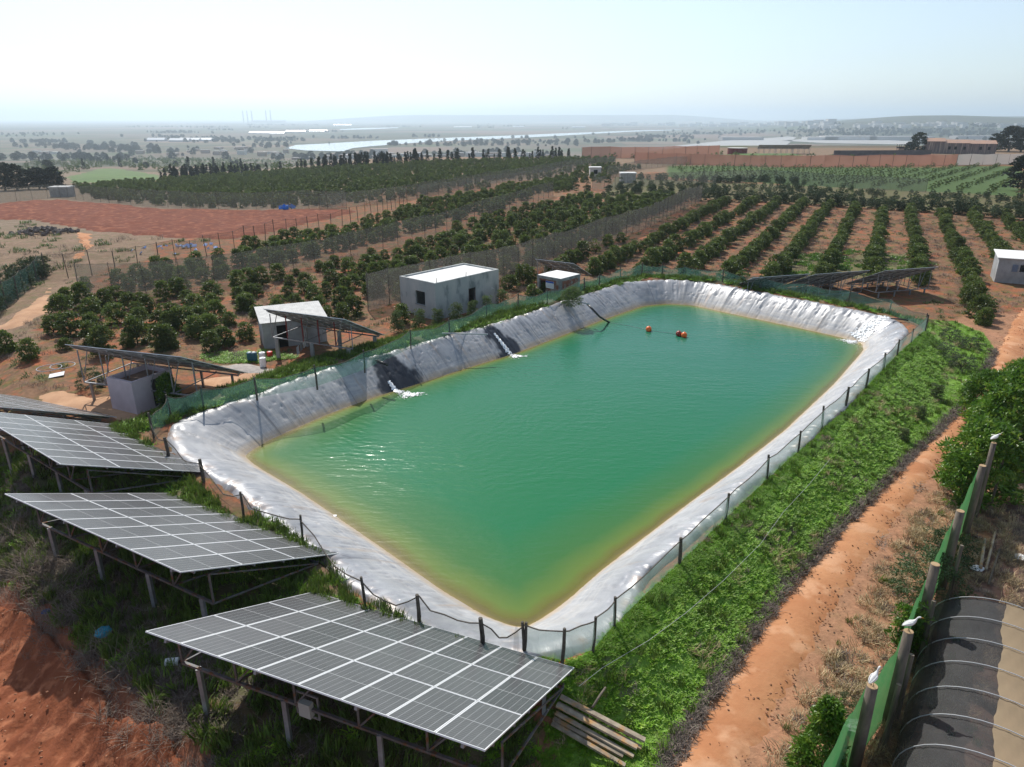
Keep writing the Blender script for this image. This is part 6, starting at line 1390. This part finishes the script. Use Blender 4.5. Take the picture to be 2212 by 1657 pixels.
for u, v, s, lab in ((2205, 1205, .3, 'crumpled white rag lying right of the fallen poles'), (2110, 1228, .25, 'crumpled white rag at the foot of the pale poles'), (1848, 1570, .34, 'white plastic sack half buried beside the lowest post')):
    q = atpos(u, v); b = MB(); rng3 = np.random.RandomState(int(u)); n3 = 10
    for i in range(n3 + 1):
        for j in range(n3): a_ = 2 * math.pi * j / n3; p_ = math.pi * i / n3; r3 = s * (.75 + .5 * rng3.rand()); b.v.append((q[0] + r3 * math.sin(p_) * math.cos(a_), q[1] + r3 * .7 * math.sin(p_) * math.sin(a_), q[2] + .05 + .45 * r3 * (1 - math.cos(p_)) / 2 * .9))
    b.f = [(i * n3 + j, i * n3 + (j + 1) % n3, (i + 1) * n3 + (j + 1) % n3, (i + 1) * n3 + j) for i in range(n3) for j in range(n3)]; b.mi = [0] * len(b.f); tag(b.build('sack', M['white'], None), lab, 'plastic sack')
# ---------------------------------------------------------------- BUOYS, PLANKS, BARRELS and small things
for u, v, m, lab in ((1401, 712, 'buoy', 'orange ball buoy floating alone, left of the other two'), (1466, 722, 'buoyred', 'dark red ball buoy floating against an orange one'), (1477.5, 725, 'buoy', 'orange ball buoy touching the dark red one')):
    q = atz(u, v + 3, 0.0); e = empty('buoy', (q[0], q[1], 0), lab, 'buoy'); me = bpy.data.meshes.new('float'); bm = bmesh.new(); bmesh.ops.create_uvsphere(bm, u_segments=24, v_segments=16, radius=.25); bm.to_mesh(me); bm.free(); me.materials.append(M[m]); me.polygons.foreach_set('use_smooth', [True] * len(me.polygons)); c = child('float', me, e); c.location = (0, 0, .17)
    b = MB(); b.lathe((0, 0, .40), [(.05, 0), (.045, .05), (.02, .06)], 10); child('cap', b.mesh('cap', M[m]), e)
b = MB(); b.tube([P3(1318, 697, .02), P3(1360, 704, .02), P3(1400, 713, .02), P3(1466, 723, .02)], .012, 5); tag(b.build('rope', M['pipegrey']), 'thin pale rope on the water from the hose to the buoys', 'rope')
plk = [((1210, 1517), (1392, 1612), .13, 'topmost long timber of the pile, far edge'), ((1205, 1526), (1385, 1622), .12, 'second timber of the pile from the far edge'), ((1202, 1535), (1375, 1628), .13, 'wide grey middle board of the timber pile'), ((1200, 1545), (1368, 1640), .10, 'dark narrow timber below the wide grey board'),
       ((1195, 1558), (1345, 1640), .10, 'orange brown timber, second from the near side of the pile'), ((1192, 1568), (1350, 1660), .11, 'nearest pale timber of the pile'), ((1222, 1522), (1372, 1606), .10, 'short pale board lying on top of the pile')]
for i, (p0_, p1_, wz, lab) in enumerate(plk):
    z = 1.95 if i < 6 else 2.1; a = at(*p0_); c = at(*p1_); b = MB(); a2_ = Vector((a[0], a[1], a[2] + .10 + (.12 if i in (0, 2, 6) else 0))); c2_ = Vector((c[0], c[1], c[2] + .10 + (.12 if i in (0, 2, 6) else 0))); b.bar(a2_, c2_, wz * 1.1, .07); o = b.build('plank', M['plank']); tag(o, lab, 'plank', 'timbers stacked on the grass')
pole((1280, 1528), (1308, 1485), .035, M['wood'], 'thin stick leaning on the timber pile', z=2.0, z1=2.1, name='stick', cat='stick')
def barrel(px, r, hh, m, label, z=None, name='barrel', cat='barrel', tap=1.0, group=None):
    q = gp(*px); e = empty(name, q, label, cat, group); b = MB(); b.lathe((0, 0, 0), [(r * .92, 0), (r, .03), (r, hh * .32), (r * 1.03, hh * .34), (r, hh * .36), (r, hh * .64), (r * 1.03, hh * .66), (r, hh * .68), (r * tap, hh * .97), (r * tap * .9, hh)], 18); child('drum', b.mesh('drum', m, smooth=False), e)
    b = MB(); b.lathe((0, 0, hh), [(r * tap * .5, 0), (r * tap * .45, hh * .05)], 12); child('lid', b.mesh('lid', M['white']), e); return e
for (u, v), m, lab in (((541.5, 780), 'bluebarrel', 'dark blue canister, left of the pair near the white roofed hut'), ((550, 780), 'bluebarrel', 'dark blue canister, right of the pair near the white roofed hut'), ((568, 780), 'white', 'white plastic drum standing farther of two'), ((569, 792), 'white', 'white plastic drum standing nearest the gravel'), ((583.5, 771), 'redplastic', 'red bucket with white rim at the hut door')):
    barrel((u, v), .22 if 'bucket' not in lab else .2, .65 if 'bucket' not in lab else .4, M[m], lab)
# laundry on a line
q0 = gp(642, 778); q1 = gp(664, 765); lroot = empty('laundry', q0, 'grey and white laundry hung between columns under the red strut array', 'laundry')
b = MB(); b.tube([(q0[0], q0[1], q0[2] + .9), (q1[0], q1[1], q1[2] + 1.3)], .01, 4); b.build('line', M['pipegrey'], lroot)
for k, m in enumerate((M['white'], M['greywall'], M['white'])):
    t0, t1 = k / 3 + .03, (k + 1) / 3 - .03; b = MB(); A_ = np.array(q0) + [0, 0, .9]; B_ = np.array(q1) + [0, 0, 1.3]; p0_ = A_ + (B_ - A_) * t0; p1_ = A_ + (B_ - A_) * t1; vs = []
    for i in range(6):
        for j in range(6): s_ = i / 5; t = j / 5; pp = p0_ + (p1_ - p0_) * s_; vs.append((pp[0] + .04 * math.sin(i * 2) * t, pp[1] + .04 * math.cos(i * 2) * t, pp[2] - .6 * t))
    b.v = vs; b.f = [(i * 6 + j, (i + 1) * 6 + j, (i + 1) * 6 + j + 1, i * 6 + j + 1) for i in range(5) for j in range(5)]; b.mi = [0] * 25; o = b.build('cloth', m, lroot, True)
def heap(px, n, spread, size, m, label, name, cat, seed=1, flat=.5):
    q = gp(*px); rng4 = random.Random(seed); b = MB()
    for _ in range(n):
        a_ = rng4.random() * 6.28; r4 = spread * rng4.random() ** .6; s4 = size * (.5 + rng4.random()); ax = Vector((rng4.gauss(0, 1), rng4.gauss(0, 1), rng4.gauss(0, .4))).normalized(); bx = ax.orthogonal().normalized(); cx_ = ax.cross(bx)
        x4, y4 = q[0] + r4 * math.cos(a_), q[1] + r4 * math.sin(a_) * .6; b.box((x4, y4, hz(x4, y4) + s4 * .3 + .5 * spread * .25 * (1 - r4 / spread)), (s4, s4 * .7, s4 * flat), (ax, bx, cx_))
    return tag(b.build(name, m), label, cat, None, 'stuff')
heap((95, 504), 110, 5.0, .5, M['rock'], 'heap of grey brown rubble on the waste ground at left', 'rubble', 'rubble', 3)
heap((374, 543), 26, 6, .42, M['tarpblue'], 'blue and white litter strewn behind the wire fence', 'litter', 'litter', 4, .15); heap((433, 533), 8, 3, .4, M['tarpblue'], 'small blue litter patch right of the larger strewn one', 'litter', 'litter', 5, .15)
heap((618, 452), 8, 1.6, .9, mat('bright_blue_tarp', (.03, .20, .7), rough=.6), 'bright blue tarpaulin at the upper edge of the red field', 'tarpaulin', 'tarpaulin', 6, .2)
heap((235, 831), 26, 1.6, .22, M['rock'], 'dark rubbish heap left of the mauve hut', 'rubbish', 'rubbish', 7)
# hoop ring basins on the ground left
for u, v in ((108, 802), (137, 797)):
    q = gp(u, v); b = MB(); b.tube([(q[0] + .75 * math.cos(a_), q[1] + .75 * math.sin(a_), q[2] + .25) for a_ in np.linspace(0, 6.283, 28)], .025, 5); o = b.build('ring_hoop', M['pipegrey']); tag(o, ('left' if u < 120 else 'right') + ' one of two pale pipe hoops on the dry ground', 'hoop')
q = gp(123, 812); b = MB(); b.box((q[0], q[1], q[2] + .08), (.9, .6, .03), (Vector((.9, .4, .1)).normalized(), Vector((-.4, .9, .12)).normalized(), Vector((0, 0, 1)))); tag(b.build('sheet_scrap', M['white']), 'white scrap of sheet lying near the pipe hoops', 'scrap')
# turquoise bag, bottle, pipe, inverter box
def lumpy(px, s, m, label, name, cat, seed):
    q = gp(*px); b = MB(); rng5 = np.random.RandomState(seed); n3 = 14; 
    for i in range(n3 + 1):
        for j in range(n3): a_ = 2 * math.pi * j / n3; p_ = math.pi * i / n3; r3 = s * (.75 + .4 * rng5.rand()); b.v.append((q[0] + r3 * math.sin(p_) * math.cos(a_), q[1] + r3 * math.sin(p_) * math.sin(a_), q[2] + .02 + .8 * s * (1 - math.cos(p_)) / 2))
    b.f = [(i * n3 + j, i * n3 + (j + 1) % n3, (i + 1) * n3 + (j + 1) % n3, (i + 1) * n3 + j) for i in range(n3) for j in range(n3)]; b.mi = [0] * len(b.f); return tag(b.build(name, m, None), label, cat)
lumpy((225, 1372), .26, M['bluebag'], 'turquoise plastic bag lying above the furrowed soil', 'plastic_bag', 'plastic bag', 3); lumpy((100, 1325), .14, mat('dull_blue', (.05, .08, .22), rough=.6), 'dull blue rag in the dry brush at left', 'rag', 'rag', 4)
q = gp(373, 1440); e = empty('jerrycan', q, 'small white jerrycan lying on the dark bank', 'jerrycan'); b = MB(); b.tube([(-.18, 0, .14), (.18, .05, .14)], [.13, .13], 12); child('can', b.mesh('can', M['white']), e); b = MB(); b.tube([(.18, .05, .14), (.25, .06, .15)], .04, 8); child('cap', b.mesh('cap', M['pipe']), e)
pole((300, 1395), (340, 1418), .05, M['pipegrey'], 'grey pipe lying on the dark bank below the second array', z=1.2)
a1, b1 = ab(-22.5, 26.7); p = Vector((-9.13, 14.38, 5.05)) + a1 * 4.0 + b1 * 1.05; q = (p.x, p.y, 3.35)
e = empty('junction_box', q, 'grey electrical box on a square frame bolted to the array leg', 'electrical box'); ax = (Vector((a1.x, a1.y, 0)).normalized(), Vector((-a1.y, a1.x, 0)).normalized(), Vector((0, 0, 1)))
b = MB(); b.box((0, -.12, 0), (.34, .16, .42), ax); child('box', b.mesh('box', mat('grey_box', (.34, .35, .33), rough=.6)), e); b = MB()
for c_, s_ in (((-.33, 0), (.04, .72)), ((.33, 0), (.04, .72)), ((0, .34), (.62, .04)), ((0, -.34), (.62, .04))): cc2 = ax[0] * c_[0] + Vector((0, 0, c_[1])); b.box(cc2, (s_[0], .04, s_[1]), ax)
child('mounting_frame', b.mesh('mounting_frame', M['steel']), e)
q = atz(722, 1116, 0); b = MB(); b.box((q[0], q[1], .03), (.22, .14, .05)); tag(b.build('floating_scrap', M['white']), 'tiny white scrap floating near the left bank', 'scrap')
# wires lying over the grass
def gwire(px, r, label, lift=.24):
    P = [gp(*q_) for q_ in px]; b = MB(); b.tube([(x, y, z + lift + .06) for x, y, z in P], r, 4); tag(b.build('cable', M['pipegrey']), label, 'cable')
peb = MB()
for k_ in range(9):
    a_ = 2.4 * k_; peb.box((.25 * math.cos(a_) * (k_ % 3), .25 * math.sin(a_) * (k_ % 3), .012), (.05 + .012 * (k_ % 4), .04, .035), (Vector((1, .2 * k_ - .8, .1)).normalized(), Vector((-(.2 * k_ - .8), 1, 0)).normalized(), Vector((0, .1, 1)).normalized()))
pb_ = src('pebbles', peb.mesh('pebbles', mat('earth_clod', (.34, .17, .10), (.24, .11, .06), 9, .95, rand=.3)), gp(1600, 1500), 'loose reddish clods lying on the track near the bottom', 'clods')
q = scatter_in([p_[:2] for p_ in atl(trk)], 2.2); gn_scatter('clods', zoff(q, .05), [pb_], smin=.4, smax=1.1, tilt=.5, label='loose clods and pebbles strewn along the dirt track', cat='clods', seed=71)
q = scatter_in(atl([(-200, 1260), (0, 1310), (160, 1420), (300, 1550), (430, 1700), (300, 1900), (-300, 1900)]), 3); gn_scatter('clods', zoff(q, .14), [pb_], smin=.4, smax=1.1, tilt=.5, label='red clods lying on the furrowed soil at lower left', cat='clods', seed=72)
q = scatter_in([tuple(p) for p in EP], 5); q = q[pn_(q, .35, 91.) > .18]; gn_scatter('dead_stems', zoff(q, .04), [g4, g5], smin=.5, smax=.9, tilt=.5, label='patches of dead stems in the grass bank', cat='dry grass', seed=73)
gwire([(1790, 1005), (1745, 1060), (1690, 1120), (1640, 1190), (1560, 1270), (1480, 1340), (1400, 1400), (1300, 1460), (1250, 1500)], .006, 'long thin cable lying over the grass bank')
# ---------------------------------------------------------------- the air
hb = MB(); hb.box((0, 10300, 55), (36000, 21700, 260)); 
hm = bpy.data.materials.new('haze_air'); hm.use_nodes = True; hn = hm.node_tree; hn.nodes.clear(); ho = hn.nodes.new('ShaderNodeOutputMaterial'); pv = hn.nodes.new('ShaderNodeVolumePrincipled')
pv.inputs['Color'].default_value = (.76, .89, 1.0, 1); pv.inputs['Density'].default_value = 1.6e-4; pv.inputs['Anisotropy'].default_value = .5
hn.links.new(pv.outputs[0], ho.inputs['Volume']); o = hb.build('haze', hm); tag(o, 'pale blue haze lying over the far plain', 'haze', None, 'stuff')
